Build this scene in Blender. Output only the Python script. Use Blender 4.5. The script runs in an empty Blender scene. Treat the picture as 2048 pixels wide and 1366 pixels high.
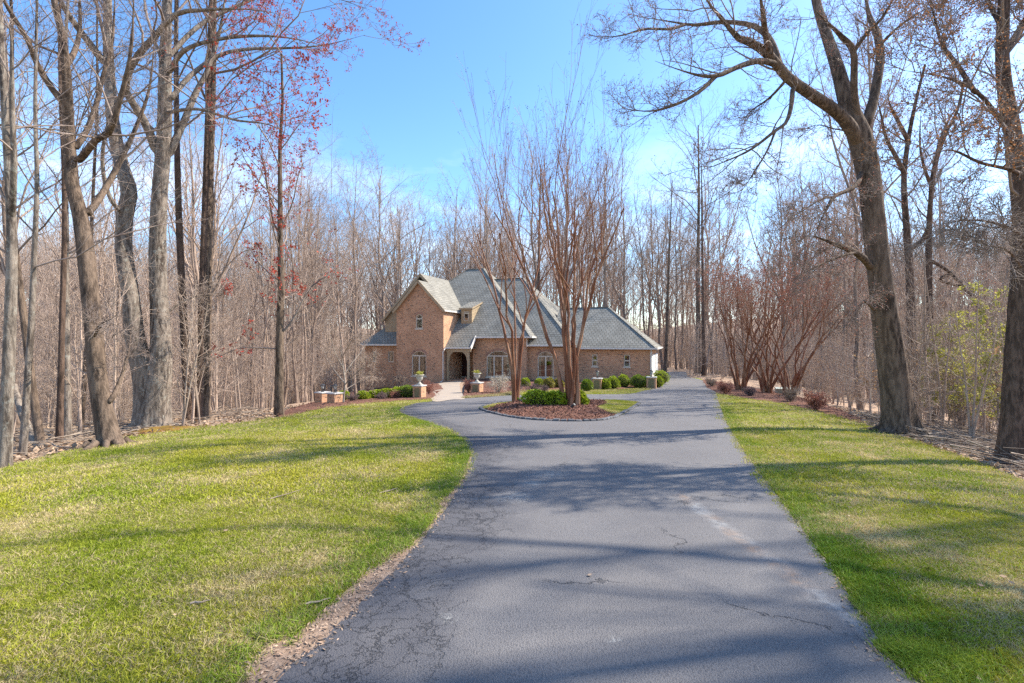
import bpy, math, random
import numpy as np
from mathutils import Vector
from mathutils.geometry import delaunay_2d_cdt

# ---------------------------------------------------------------- camera, sky, sun, exposure
SC = bpy.context.scene
COL = SC.collection
CAMZ = 1.7
LENS = 17.0
F = LENS / 36.0 * 2048.0           # focal length in photograph pixels
cam_d = bpy.data.cameras.new('camera')
cam_d.lens = LENS; cam_d.sensor_width = 36.0; cam_d.clip_start = 0.05; cam_d.clip_end = 3000
cam = bpy.data.objects.new('camera', cam_d); COL.objects.link(cam)
cam.location = (0, 0, CAMZ); cam.rotation_euler = (math.radians(90), 0, 0)
SC.camera = cam

SUN_AZ, SUN_EL = 74.0, 44.0        # azimuth clockwise from +Y, elevation
world = bpy.data.worlds.new('World'); SC.world = world; world.use_nodes = True
wn = world.node_tree; wn.nodes.clear()
w_out = wn.nodes.new('ShaderNodeOutputWorld'); w_bg = wn.nodes.new('ShaderNodeBackground')
w_sky = wn.nodes.new('ShaderNodeTexSky'); w_sky.sky_type = 'NISHITA'; w_sky.sun_disc = False
w_sky.sun_elevation = math.radians(SUN_EL); w_sky.sun_rotation = math.radians(SUN_AZ)
w_sky.air_density = 1.0; w_sky.dust_density = 0.6; w_sky.ozone_density = 3.0
w_bg.inputs['Strength'].default_value = 0.15
# thin high cloud, the same all round the horizon
tc = wn.nodes.new('ShaderNodeTexCoord'); mp = wn.nodes.new('ShaderNodeMapping'); mp.inputs['Scale'].default_value = (1, 1, 3.2)
nz = wn.nodes.new('ShaderNodeTexNoise'); nz.inputs['Scale'].default_value = 2.6; nz.inputs['Detail'].default_value = 7; nz.inputs['Roughness'].default_value = 0.58
cr = wn.nodes.new('ShaderNodeMapRange'); cr.inputs['From Min'].default_value = 0.47; cr.inputs['From Max'].default_value = 0.70; cr.inputs['To Max'].default_value = 0.7
sp = wn.nodes.new('ShaderNodeSeparateXYZ')
hz = wn.nodes.new('ShaderNodeMapRange'); hz.inputs['From Min'].default_value = 0.42; hz.inputs['From Max'].default_value = 0.14
mm = wn.nodes.new('ShaderNodeMath'); mm.operation = 'MULTIPLY'
mx = wn.nodes.new('ShaderNodeMix'); mx.data_type = 'RGBA'
mx.inputs['B'].default_value = (6.2, 6.6, 7.2, 1)
wn.links.new(tc.outputs['Generated'], mp.inputs['Vector']); wn.links.new(mp.outputs[0], nz.inputs['Vector'])
wn.links.new(nz.outputs['Fac'], cr.inputs['Value']); wn.links.new(tc.outputs['Generated'], sp.inputs[0])
hsv = wn.nodes.new('ShaderNodeHueSaturation'); hsv.inputs['Saturation'].default_value = 1.18; wn.links.new(w_sky.outputs[0], hsv.inputs['Color'])
wn.links.new(sp.outputs['Z'], hz.inputs['Value']); wn.links.new(cr.outputs[0], mm.inputs[0]); wn.links.new(hz.outputs[0], mm.inputs[1])
wn.links.new(mm.outputs[0], mx.inputs['Factor']); wn.links.new(hsv.outputs[0], mx.inputs['A'])
wn.links.new(mx.outputs['Result'], w_bg.inputs['Color']); wn.links.new(w_bg.outputs[0], w_out.inputs[0])

sun_d = bpy.data.lights.new('sun', 'SUN'); sun_d.energy = 4.0; sun_d.angle = math.radians(0.53); sun_d.color = (1.0, 0.93, 0.82)
sun = bpy.data.objects.new('sun', sun_d); COL.objects.link(sun)
_sd = Vector((math.sin(math.radians(SUN_AZ)) * math.cos(math.radians(SUN_EL)), math.cos(math.radians(SUN_AZ)) * math.cos(math.radians(SUN_EL)), math.sin(math.radians(SUN_EL))))
sun.rotation_euler = _sd.to_track_quat('Z', 'Y').to_euler(); sun.location = _sd * 60
SC.view_settings.view_transform = 'Standard'; SC.view_settings.look = 'None'
SC.view_settings.exposure = 1.25; SC.view_settings.gamma = 1.0; SC.view_settings.use_curve_mapping = False
SC.cycles.use_denoising = False
SC.cycles.max_bounces = 4; SC.cycles.diffuse_bounces = 2; SC.cycles.glossy_bounces = 2; SC.cycles.transparent_max_bounces = 8

R = np.random.default_rng(7)
PI = math.pi

# ---------------------------------------------------------------- materials
def new_mat(name):
    m = bpy.data.materials.new(name); m.use_nodes = True
    nt = m.node_tree; b = nt.nodes['Principled BSDF']
    return m, nt, b
def N(nt, t, **kw):
    n = nt.nodes.new('ShaderNode' + t)
    for k, v in kw.items():
        if k in n.inputs: n.inputs[k].default_value = v
        else: setattr(n, k, v)
    return n
def L(nt, a, b): nt.links.new(a, b)
def c4(c): return (c[0], c[1], c[2], 1.0)
def coords(nt, mode):
    if mode == 'pos': return N(nt, 'NewGeometry').outputs['Position']
    t = N(nt, 'TexCoord'); return t.outputs['UV' if mode == 'uv' else 'Object']
def noise(nt, vec, scale, detail=4, rough=0.55, stretch=None):
    if stretch:
        m = N(nt, 'Mapping'); m.inputs['Scale'].default_value = stretch; L(nt, vec, m.inputs['Vector']); vec = m.outputs[0]
    n = N(nt, 'TexNoise', Scale=scale, Detail=detail, Roughness=rough); L(nt, vec, n.inputs['Vector'])
    return n.outputs['Fac']
def rng_(nt, v, a, b, c=0.0, d=1.0):
    n = N(nt, 'MapRange'); n.inputs['From Min'].default_value = a; n.inputs['From Max'].default_value = b
    n.inputs['To Min'].default_value = c; n.inputs['To Max'].default_value = d
    L(nt, v, n.inputs['Value']); return n.outputs[0]
def mixc(nt, fac, a, b):
    n = N(nt, 'Mix', data_type='RGBA')
    for s, v in (('Factor', fac), ('A', a), ('B', b)):
        if hasattr(v, 'links') or hasattr(v, 'node'): L(nt, v, n.inputs[s])
        elif s == 'Factor': n.inputs[s].default_value = v
        else: n.inputs[s].default_value = c4(v)
    return n.outputs['Result']
def math_(nt, op, a, b=None):
    n = N(nt, 'Math', operation=op)
    for i, v in enumerate((a, b)):
        if v is None: continue
        if hasattr(v, 'node'): L(nt, v, n.inputs[i])
        else: n.inputs[i].default_value = v
    return n.outputs[0]
def bump(nt, b, h, strength=0.4, dist=0.02):
    n = N(nt, 'Bump'); n.inputs['Strength'].default_value = strength; n.inputs['Distance'].default_value = dist
    L(nt, h, n.inputs['Height']); L(nt, n.outputs[0], b.inputs['Normal'])
def plain(name, c1, c2=None, scale=4.0, rough=0.8, mode='obj', bmp=None, spec=0.3, lo=0.35, hi=0.65, stretch=None, rnd=0.0):
    m, nt, b = new_mat(name)
    b.inputs['Roughness'].default_value = rough; b.inputs['Specular IOR Level'].default_value = spec
    v = coords(nt, mode)
    if c2 is None: c2 = tuple(x * 0.7 for x in c1)
    f = rng_(nt, noise(nt, v, scale, 5, 0.6, stretch), lo, hi)
    col = mixc(nt, f, c1, c2)
    if rnd:
        oi = N(nt, 'ObjectInfo'); hs = N(nt, 'HueSaturation')
        L(nt, rng_(nt, oi.outputs['Random'], 0, 1, 1 - rnd, 1 + rnd), hs.inputs['Value']); L(nt, col, hs.inputs['Color']); col = hs.outputs[0]
    L(nt, col, b.inputs['Base Color'])
    if bmp: bump(nt, b, noise(nt, v, bmp[0], 6, 0.65, stretch), bmp[1], bmp[2])
    return m
def bark(name, c1, c2, fiss=9.0, strength=0.8, lich=None, rnd=0.0, mode='pos', dist=0.03):
    m, nt, b = new_mat(name); b.inputs['Roughness'].default_value = 0.92; b.inputs['Specular IOR Level'].default_value = 0.15
    v = coords(nt, mode)
    f = noise(nt, v, fiss, 7, 0.68, (1, 1, 0.24))
    g = noise(nt, v, 1.3, 4, 0.6, (1, 1, 0.4))
    col = mixc(nt, rng_(nt, f, 0.43, 0.57), c2, c1)
    col = mixc(nt, rng_(nt, g, 0.35, 0.7, 0, 0.55), col, tuple(x * 1.35 for x in c1))
    if lich:
        q = noise(nt, v, 6.0, 7, 0.7)
        col = mixc(nt, rng_(nt, q, 0.56, 0.64, 0, 0.75), col, lich)
    if rnd:
        oi = N(nt, 'ObjectInfo'); hs = N(nt, 'HueSaturation')
        L(nt, rng_(nt, oi.outputs['Random'], 0, 1, 1 - rnd, 1 + rnd), hs.inputs['Value']); L(nt, col, hs.inputs['Color']); col = hs.outputs[0]
    L(nt, col, b.inputs['Base Color'])
    bump(nt, b, f, strength, dist)
    return m
def leafmat(name, c1, c2, rough=0.55, trans=0.25, scale=3.0, rnd=0.0):
    m, nt, b = new_mat(name); b.inputs['Roughness'].default_value = rough; b.inputs['Specular IOR Level'].default_value = 0.3
    f = rng_(nt, noise(nt, coords(nt, 'pos'), scale, 4, 0.6), 0.3, 0.7)
    col = mixc(nt, f, c1, c2)
    gi = N(nt, 'NewGeometry')
    hs = N(nt, 'HueSaturation'); L(nt, rng_(nt, gi.outputs['Random Per Island'], 0, 1, 0.65, 1.35), hs.inputs['Value']); L(nt, col, hs.inputs['Color']); col = hs.outputs[0]
    L(nt, col, b.inputs['Base Color'])
    if trans:
        t = N(nt, 'BsdfTranslucent'); L(nt, col, t.inputs['Color'])
        ms = N(nt, 'MixShader'); ms.inputs[0].default_value = trans
        L(nt, b.outputs[0], ms.inputs[1]); L(nt, t.outputs[0], ms.inputs[2]); L(nt, ms.outputs[0], nt.nodes['Material Output'].inputs[0])
    return m

def brick_mat(name, ca, cb, cd, cm, rot=False):
    m, nt, b = new_mat(name); b.inputs['Roughness'].default_value = 0.9; b.inputs['Specular IOR Level'].default_value = 0.2
    v = coords(nt, 'uv')
    if rot:
        mp_ = N(nt, 'Mapping'); mp_.inputs['Rotation'].default_value = (0, 0, PI / 2); L(nt, v, mp_.inputs['Vector']); v = mp_.outputs[0]
    def bt(c1, c2, mo, bias=0.0):
        t = N(nt, 'TexBrick'); L(nt, v, t.inputs['Vector'])
        t.inputs['Color1'].default_value = c4(c1); t.inputs['Color2'].default_value = c4(c2); t.inputs['Mortar'].default_value = c4(mo)
        t.inputs['Scale'].default_value = 1.0; t.inputs['Brick Width'].default_value = 0.225; t.inputs['Row Height'].default_value = 0.078
        t.inputs['Mortar Size'].default_value = 0.006; t.inputs['Mortar Smooth'].default_value = 0.1; t.inputs['Bias'].default_value = bias
        return t
    t1 = bt(ca, cb, cm); t2 = bt((0, 0, 0), (1, 1, 1), (0, 0, 0), -0.25)
    spv = noise(nt, v, 5.0, 2, 0.5)
    dark = math_(nt, 'MULTIPLY', rng_(nt, t2.outputs['Color'], 0.55, 0.7), rng_(nt, spv, 0.45, 0.55))
    col = mixc(nt, math_(nt, 'MULTIPLY', dark, 0.85), t1.outputs['Color'], cd)
    big = noise(nt, v, 0.7, 4, 0.6)
    hs = N(nt, 'HueSaturation'); L(nt, rng_(nt, big, 0.3, 0.7, 0.82, 1.18), hs.inputs['Value']); L(nt, col, hs.inputs['Color'])
    L(nt, hs.outputs[0], b.inputs['Base Color'])
    bump(nt, b, math_(nt, 'SUBTRACT', 1.0, t1.outputs['Fac']), 0.6, 0.008)
    return m
def shingle_mat(name):
    m, nt, b = new_mat(name); b.inputs['Roughness'].default_value = 0.88; b.inputs['Specular IOR Level'].default_value = 0.2
    v = coords(nt, 'uv')
    t = N(nt, 'TexBrick'); L(nt, v, t.inputs['Vector'])
    t.inputs['Color1'].default_value = (0.245, 0.23, 0.192, 1); t.inputs['Color2'].default_value = (0.295, 0.275, 0.23, 1); t.inputs['Mortar'].default_value = (0.13, 0.118, 0.095, 1)
    t.inputs['Scale'].default_value = 1.0; t.inputs['Brick Width'].default_value = 0.34; t.inputs['Row Height'].default_value = 0.29
    t.inputs['Mortar Size'].default_value = 0.03; t.inputs['Mortar Smooth'].default_value = 0.3
    big = noise(nt, v, 0.9, 5, 0.65); hs = N(nt, 'HueSaturation'); L(nt, rng_(nt, big, 0.3, 0.7, 0.75, 1.2), hs.inputs['Value']); L(nt, t.outputs['Color'], hs.inputs['Color'])
    L(nt, hs.outputs[0], b.inputs['Base Color'])
    bump(nt, b, math_(nt, 'SUBTRACT', 1.0, t.outputs['Fac']), 0.4, 0.02)
    return m

MT = {}
MT['bark_grey'] = bark('bark_grey', (0.25, 0.205, 0.165), (0.06, 0.045, 0.036), 11, 1.0, lich=(0.33, 0.31, 0.26), dist=0.05)
MT['bark_brown'] = bark('bark_brown', (0.175, 0.125, 0.09), (0.04, 0.028, 0.021), 11, 1.0, dist=0.05)
MT['bark_dark'] = bark('bark_dark', (0.14, 0.092, 0.068), (0.038, 0.026, 0.02), 14, 1.0, dist=0.05)
MT['bark_wood'] = bark('bark_wood', (0.34, 0.25, 0.19), (0.14, 0.10, 0.075), 9, 0.7, rnd=0.3)
MT['bark_pale'] = bark('bark_pale', (0.34, 0.29, 0.24), (0.16, 0.13, 0.105), 7, 0.5, rnd=0.2)
MT['twig'] = plain('twig', (0.46, 0.345, 0.265), (0.32, 0.235, 0.18), 1.5, 0.85, 'pos', rnd=0.25)
MT['twig_hero'] = plain('twig_hero', (0.33, 0.26, 0.215), (0.15, 0.105, 0.085), 1.2, 0.8, 'pos')
MT['twig_pale'] = plain('twig_pale', (0.46, 0.355, 0.275), (0.32, 0.235, 0.18), 2.0, 0.85, 'pos')
MT['myrtle_bark'] = plain('myrtle_bark', (0.20, 0.075, 0.035), (0.42, 0.25, 0.15), 3.5, 0.55, 'pos', bmp=(20, 0.3, 0.01), stretch=(1, 1, 0.25), lo=0.46, hi=0.72)
MT['myrtle_twig'] = plain('myrtle_twig', (0.32, 0.155, 0.09), (0.26, 0.15, 0.10), 2.0, 0.7, 'pos')
MT['seed'] = plain('seed', (0.07, 0.05, 0.045), (0.12, 0.08, 0.06), 5, 0.8, 'pos')
MT['red_bud'] = leafmat('red_bud', (0.38, 0.028, 0.02), (0.42, 0.085, 0.04), trans=0.3)
MT['orange_bud'] = leafmat('orange_bud', (0.34, 0.14, 0.045), (0.42, 0.20, 0.09), trans=0.3)
MT['pink_bud'] = leafmat('pink_bud', (0.30, 0.11, 0.08), (0.38, 0.18, 0.12), trans=0.3)
MT['spring_leaf'] = leafmat('spring_leaf', (0.36, 0.36, 0.05), (0.46, 0.42, 0.10), trans=0.4)
MT['beech_leaf'] = leafmat('beech_leaf', (0.40, 0.22, 0.10), (0.46, 0.29, 0.16), trans=0.3)
MT['box_leaf'] = leafmat('box_leaf', (0.22, 0.30, 0.015), (0.40, 0.45, 0.035), rough=0.4, trans=0.3, scale=6)
MT['box_dark'] = leafmat('box_dark', (0.13, 0.20, 0.015), (0.26, 0.33, 0.03), rough=0.4, trans=0.25, scale=6)
MT['box_gold'] = leafmat('box_gold', (0.27, 0.23, 0.03), (0.33, 0.30, 0.05), rough=0.5, trans=0.25, scale=6)
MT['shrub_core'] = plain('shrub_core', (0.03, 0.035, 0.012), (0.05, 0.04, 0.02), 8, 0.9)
MT['brick'] = brick_mat('brick', (0.60, 0.33, 0.188), (0.48, 0.25, 0.142), (0.13, 0.09, 0.065), (0.50, 0.385, 0.27))
MT['brick_soldier'] = brick_mat('brick_soldier', (0.42, 0.21, 0.13), (0.32, 0.155, 0.10), (0.11, 0.075, 0.06), (0.46, 0.38, 0.31), rot=True)
MT['shingle'] = shingle_mat('shingle')
MT['tan_trim'] = plain('tan_trim', (0.42, 0.31, 0.185), (0.37, 0.27, 0.16), 3, 0.6)
MT['white_trim'] = plain('white_trim', (0.74, 0.69, 0.62), (0.66, 0.61, 0.54), 3, 0.5)
MT['frame_trim'] = plain('frame_trim', (0.66, 0.57, 0.45), (0.58, 0.49, 0.38), 3, 0.55)
MT['white_door'] = plain('white_door', (0.78, 0.77, 0.74), (0.72, 0.71, 0.68), 2, 0.5)
MT['curtain'] = plain('curtain', (0.62, 0.68, 0.56), (0.5, 0.56, 0.46), 2, 0.9)
MT['room_shade'] = plain('room_shade', (0.035, 0.03, 0.028), (0.02, 0.018, 0.018), 1, 0.9)  # near-black, the shade of the unlit interior put into the wall colour
MT['door_wood'] = plain('door_wood', (0.05, 0.014, 0.012), (0.03, 0.01, 0.01), 6, 0.35, spec=0.5)
MT['brass'] = plain('brass', (0.6, 0.58, 0.55), (0.5, 0.48, 0.45), 6, 0.3)
MT['stone_cap'] = plain('stone_cap', (0.52, 0.50, 0.47), (0.42, 0.40, 0.38), 9, 0.8, bmp=(30, 0.3, 0.01))
MT['urn'] = plain('urn', (0.50, 0.47, 0.41), (0.38, 0.35, 0.30), 7, 0.7, bmp=(25, 0.2, 0.01))
MT['panel_stone'] = plain('panel_stone', (0.25, 0.20, 0.10), (0.18, 0.15, 0.09), 14, 0.9, bmp=(40, 0.5, 0.01))
MT['black_metal'] = plain('black_metal', (0.03, 0.03, 0.032), (0.05, 0.045, 0.04), 9, 0.45, spec=0.5)
MT['lamp_glass'] = plain('lamp_glass', (0.5, 0.5, 0.47), (0.4, 0.4, 0.38), 9, 0.15, spec=0.6)
MT['util_green'] = plain('util_green', (0.30, 0.36, 0.29), (0.25, 0.30, 0.25), 4, 0.6)
MT['util_top'] = plain('util_top', (0.42, 0.46, 0.40), (0.36, 0.40, 0.34), 4, 0.6)
MT['flag'] = plain('flag', (0.42, 0.34, 0.25), (0.34, 0.28, 0.23), 1.5, 0.9, 'pos', bmp=(18, 0.3, 0.01), rnd=0.12)
MT['kerb_stone'] = plain('kerb_stone', (0.15, 0.148, 0.152), (0.09, 0.088, 0.092), 6, 0.9, 'pos', bmp=(30, 0.5, 0.015), rnd=0.25)
MT['mulch_chip'] = leafmat('mulch_chip', (0.17, 0.075, 0.05), (0.24, 0.12, 0.085), rough=0.95, trans=0, scale=8)
MT['soil_bit'] = leafmat('soil_bit', (0.26, 0.165, 0.11), (0.40, 0.29, 0.20), rough=0.95, trans=0, scale=12)
MT['dead_leaf'] = leafmat('dead_leaf', (0.34, 0.22, 0.13), (0.42, 0.31, 0.22), rough=0.9, trans=0.1, scale=8)
MT['stick'] = plain('stick', (0.36, 0.29, 0.22), (0.22, 0.16, 0.12), 5, 0.9, 'pos')
MT['pale_twig'] = plain('pale_twig', (0.56, 0.50, 0.40), (0.42, 0.35, 0.27), 5, 0.9, 'pos')
MT['red_twig'] = plain('red_twig', (0.36, 0.15, 0.10), (0.25, 0.11, 0.08), 5, 0.8, 'pos')
MT['purple_twig'] = plain('purple_twig', (0.24, 0.16, 0.15), (0.17, 0.12, 0.11), 5, 0.85, 'pos')
MT['straw'] = leafmat('straw', (0.50, 0.40, 0.22), (0.42, 0.36, 0.14), rough=0.9, trans=0.2, scale=8)
MT['moss'] = plain('moss', (0.20, 0.15, 0.02), (0.22, 0.10, 0.03), 9, 0.95, 'pos', bmp=(30, 0.6, 0.02))

m, nt, b = new_mat('glass'); MT['glass'] = m
tr = N(nt, 'BsdfTransparent'); tr.inputs['Color'].default_value = (0.6, 0.64, 0.62, 1); gl = N(nt, 'BsdfGlossy'); gl.inputs['Roughness'].default_value = 0.02
lw = N(nt, 'LayerWeight'); lw.inputs['Blend'].default_value = 0.35
ms = N(nt, 'MixShader'); L(nt, rng_(nt, lw.outputs['Fresnel'], 0, 1, 0.16, 0.9), ms.inputs[0]); L(nt, tr.outputs[0], ms.inputs[1]); L(nt, gl.outputs[0], ms.inputs[2]); L(nt, ms.outputs[0], nt.nodes['Material Output'].inputs[0])

# ---------------------------------------------------------------- generic mesh helpers
def link(name, me, mat=None, parent=None, smooth=False):
    o = bpy.data.objects.new(name, me); COL.objects.link(o)
    if mat is not None: me.materials.append(MT[mat] if isinstance(mat, str) else mat)
    if parent is not None: o.parent = parent
    if smooth and len(me.polygons): me.polygons.foreach_set('use_smooth', np.ones(len(me.polygons), bool))
    return o
def tag(o, label=None, cat=None, group=None, kind=None):
    if label: o['label'] = label
    if cat: o['category'] = cat
    if group: o['group'] = group
    if kind: o['kind'] = kind
    return o
def empty(name, loc=(0, 0, 0), rz=0.0):
    o = bpy.data.objects.new(name, None); COL.objects.link(o); o.location = loc; o.rotation_euler = (0, 0, rz); o.empty_display_size = 0.2
    return o
def np_mesh(name, V, faces_flat, nper):
    """V (n,3); faces_flat (m, nper) int array"""
    me = bpy.data.meshes.new(name); V = np.asarray(V, np.float32); Fc = np.asarray(faces_flat, np.int32)
    me.vertices.add(len(V)); me.vertices.foreach_set('co', V.ravel())
    m_ = len(Fc); me.loops.add(m_ * nper); me.loops.foreach_set('vertex_index', Fc.ravel())
    me.polygons.add(m_); me.polygons.foreach_set('loop_start', np.arange(0, m_ * nper, nper, dtype=np.int32))
    try: me.polygons.foreach_set('loop_total', np.full(m_, nper, np.int32))
    except Exception: pass
    me.update(calc_edges=True)
    return me
class MB:
    """collects polygons with a metric UV per face"""
    def __init__(s): s.v = []; s.f = []; s.uv = []
    def face(s, pts, flip=False):
        pts = [Vector(p) for p in pts]
        if flip: pts = pts[::-1]
        n = Vector((0, 0, 0))
        for i in range(len(pts)):
            n += (pts[i] - pts[0]).cross(pts[(i + 1) % len(pts)] - pts[0])
        n.normalize()
        ua = Vector((0, 0, 1)).cross(n)
        ua = ua.normalized() if ua.length > 0.02 else Vector((1, 0, 0))
        va = n.cross(ua); k = len(s.v)
        s.v += [tuple(p) for p in pts]; s.f.append(list(range(k, k + len(pts)))); s.uv += [(p.dot(ua), p.dot(va)) for p in pts]
    def box(s, a, b):
        x0, y0, z0 = a; x1, y1, z1 = b
        P = lambda x, y, z: (x, y, z)
        s.face([P(x0, y0, z0), P(x1, y0, z0), P(x1, y0, z1), P(x0, y0, z1)]); s.face([P(x1, y1, z0), P(x0, y1, z0), P(x0, y1, z1), P(x1, y1, z1)])
        s.face([P(x1, y0, z0), P(x1, y1, z0), P(x1, y1, z1), P(x1, y0, z1)]); s.face([P(x0, y1, z0), P(x0, y0, z0), P(x0, y0, z1), P(x0, y1, z1)])
        s.face([P(x0, y0, z1), P(x1, y0, z1), P(x1, y1, z1), P(x0, y1, z1)]); s.face([P(x0, y1, z0), P(x1, y1, z0), P(x1, y0, z0), P(x0, y0, z0)])
    def prism(s, poly, d):
        """poly: list of 3d points (planar), extruded by vector d"""
        d = Vector(d); P = [Vector(p) for p in poly]; Q = [p + d for p in P]
        s.face(P); s.face(Q[::-1])
        for i in range(len(P)):
            j = (i + 1) % len(P); s.face([P[j], P[i], Q[i], Q[j]])
    def lathe(s, prof, seg=16, c=(0, 0, 0), lobes=0.0):
        for i in range(len(prof) - 1):
            (r0, z0), (r1, z1) = prof[i], prof[i + 1]
            for k in range(seg):
                a, b_ = 2 * PI * k / seg, 2 * PI * (k + 1) / seg
                q = [(c[0] + r0 * math.cos(a), c[1] + r0 * math.sin(a), c[2] + z0), (c[0] + r0 * math.cos(b_), c[1] + r0 * math.sin(b_), c[2] + z0),
                     (c[0] + r1 * math.cos(b_), c[1] + r1 * math.sin(b_), c[2] + z1), (c[0] + r1 * math.cos(a), c[1] + r1 * math.sin(a), c[2] + z1)]
                if r0 < 1e-4: q = [q[0], q[2], q[3]]
                elif r1 < 1e-4: q = q[:3]
                s.face(q)
    def tube(s, pts, r, seg=8):
        pts = [Vector(p) for p in pts]
        rings = []
        for i, p in enumerate(pts):
            t = (pts[min(i + 1, len(pts) - 1)] - pts[max(i - 1, 0)]).normalized()
            a = t.cross(Vector((0, 0, 1))) if abs(t.z) < 0.9 else t.cross(Vector((1, 0, 0))); a.normalize(); b_ = t.cross(a)
            rr = r[i] if isinstance(r, (list, tuple)) else r
            rings.append([p + (a * math.cos(2 * PI * k / seg) + b_ * math.sin(2 * PI * k / seg)) * rr for k in range(seg)])
        for i in range(len(rings) - 1):
            for k in range(seg):
                k2 = (k + 1) % seg; s.face([rings[i][k2], rings[i][k], rings[i + 1][k], rings[i + 1][k2]])
        s.face(rings[0]); s.face(rings[-1][::-1])
    def build(s, name, mat, parent=None, bevel=0.0, smooth=False):
        me = bpy.data.meshes.new(name); me.from_pydata(s.v, [], s.f)
        uv = me.uv_layers.new(name='UVMap'); uv.data.foreach_set('uv', np.array(s.uv, np.float32).ravel())
        o = link(name, me, mat, parent, smooth)
        if bevel or smooth:
            import bmesh
            bm = bmesh.new(); bm.from_mesh(me); bmesh.ops.remove_doubles(bm, verts=bm.verts, dist=1e-4)
            if bevel: bmesh.ops.bevel(bm, geom=bm.edges[:], offset=bevel, segments=1, affect='EDGES')
            bm.to_mesh(me); bm.free()
        return o
def copy_tree(o, parent=None):
    c = o.copy(); COL.objects.link(c); c.parent = parent
    for ch in list(o.children): copy_tree(ch, c)
    return c

# ---------------------------------------------------------------- terrain
def sstep(a, b, x):
    t = np.clip((x - a) / (b - a), 0, 1); return t * t * (3 - 2 * t)
def T(x, y):
    x = np.asarray(x, float); y = np.asarray(y, float)
    yy = np.minimum(y, 36.0)
    t0 = -0.05 * yy - 0.02 * (np.clip(y, 36, 42) - 36) * (1 - (np.clip(y, 36, 42) - 36) / 12.0)
    t0 = t0 + 13.0 * sstep(95, 260, y)
    sl = np.maximum(0, -1.5 - x); sr = np.maximum(0, x - (1.2 + 0.37 * np.clip(y, 0, 48)))
    cl = 0.0034 + 0.00015 * np.clip(y - 20, 0, 30)
    fl = np.where(sl < 24, cl * sl * sl, cl * (576 + 40 * np.minimum(sl - 24, 30)))
    fr = np.where(sr < 8, 0.012 * sr * sr, 0.012 * (64 + 14 * np.minimum(sr - 8, 32)))
    far = np.hypot(x, y)
    fl = np.minimum(fl, 6.5); rise = 15.0 * sstep(55, 210, np.abs(x))
    wob = (np.sin(x * 0.31 + 1.3) * np.cos(y * 0.27) * 0.25 + np.sin(x * 0.83 + y * 0.61) * 0.10) * sstep(13, 26, np.abs(x - 1 - 0.15 * np.clip(y, 0, 50)))
    return t0 - fl - fr + rise + wob
def Tz(x, y): return float(T(x, y))
def G(px, py):
    """ground point seen at a photograph pixel"""
    kx, ky = (px - 1024) / F, (py - 683) / F
    d = np.arange(1.2, 110, 0.04)
    g = CAMZ - ky * d - T(kx * d, d)
    i = int(np.argmax(g < 0)) if (g < 0).any() else len(d) - 1
    a = d[max(i - 1, 0)]; b_ = d[i]; ga, gb = g[max(i - 1, 0)], g[i]
    dd = a + (b_ - a) * (ga / (ga - gb) if ga != gb else 0)
    return (kx * dd, dd)
def G3(px, py): x, y = G(px, py); return Vector((x, y, Tz(x, y)))
def at(px, py, d): return np.array(((px - 1024) / F * d, d, CAMZ - (py - 683) / F * d))
def catmull(P, n, closed=False):
    P = np.asarray(P, float); k = len(P)
    if k < 3 and not closed:
        t = np.linspace(0, 1, n)[:, None]; return P[0] * (1 - t) + P[-1] * t
    idx = lambda i: P[i % k] if closed else P[min(max(i, 0), k - 1)]
    segs = k if closed else k - 1
    out = []
    for u in np.linspace(0, segs, n, endpoint=not closed):
        i = min(int(u), segs - 1); t = u - i
        p0, p1, p2, p3 = idx(i - 1), idx(i), idx(i + 1), idx(i + 2)
        out.append(0.5 * ((2 * p1) + (-p0 + p2) * t + (2 * p0 - 5 * p1 + 4 * p2 - p3) * t * t + (-p0 + 3 * p1 - 3 * p2 + p3) * t ** 3))
    return np.array(out)
def inpoly(poly, x, y):
    poly = np.asarray(poly); x = np.asarray(x); y = np.asarray(y); r = np.zeros(x.shape, bool); j = len(poly) - 1
    for i in range(len(poly)):
        xi, yi = poly[i]; xj, yj = poly[j]
        c = ((yi > y) != (yj > y)) & (x < (xj - xi) * (y - yi) / ((yj - yi) if yj != yi else 1e-9) + xi)
        r ^= c; j = i
    return r
def dist_line(poly, x, y, closed=False):
    poly = np.asarray(poly); d = np.full(np.shape(x), 1e9)
    n = len(poly) if closed else len(poly) - 1
    for i in range(n):
        a = poly[i]; b_ = poly[(i + 1) % len(poly)]; e = b_ - a; l2 = max(e @ e, 1e-9)
        t = np.clip(((x - a[0]) * e[0] + (y - a[1]) * e[1]) / l2, 0, 1)
        d = np.minimum(d, np.hypot(x - a[0] - t * e[0], y - a[1] - t * e[1]))
    return d
def sheet(name, poly, off, step, mat, kind='structure', parent=None, zfun=None):
    poly = np.asarray(poly); lo = poly.min(0); hi = poly.max(0)
    gx, gy = np.meshgrid(np.arange(lo[0], hi[0], step), np.arange(lo[1], hi[1], step)); gx = gx.ravel(); gy = gy.ravel()
    ok = inpoly(poly, gx, gy) & (dist_line(poly, gx, gy, True) > step * 0.35)
    pts = [Vector(p) for p in poly] + [Vector((a, b_)) for a, b_ in zip(gx[ok], gy[ok])]
    n = len(poly)
    r = delaunay_2d_cdt(pts, [], [list(range(n))], 1, 1e-5)
    V = np.array([(p.x, p.y) for p in r[0]]); tri = np.array([f for f in r[2] if len(f) == 3])
    c = V[tri].mean(1); tri = tri[inpoly(poly, c[:, 0], c[:, 1])]
    z = T(V[:, 0], V[:, 1]) + off
    if zfun is not None: z = z + zfun(V[:, 0], V[:, 1])
    me = np_mesh(name, np.c_[V, z], tri, 3)
    o = link(name, me, mat, parent, True)
    if kind: o['kind'] = kind
    return o

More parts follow.
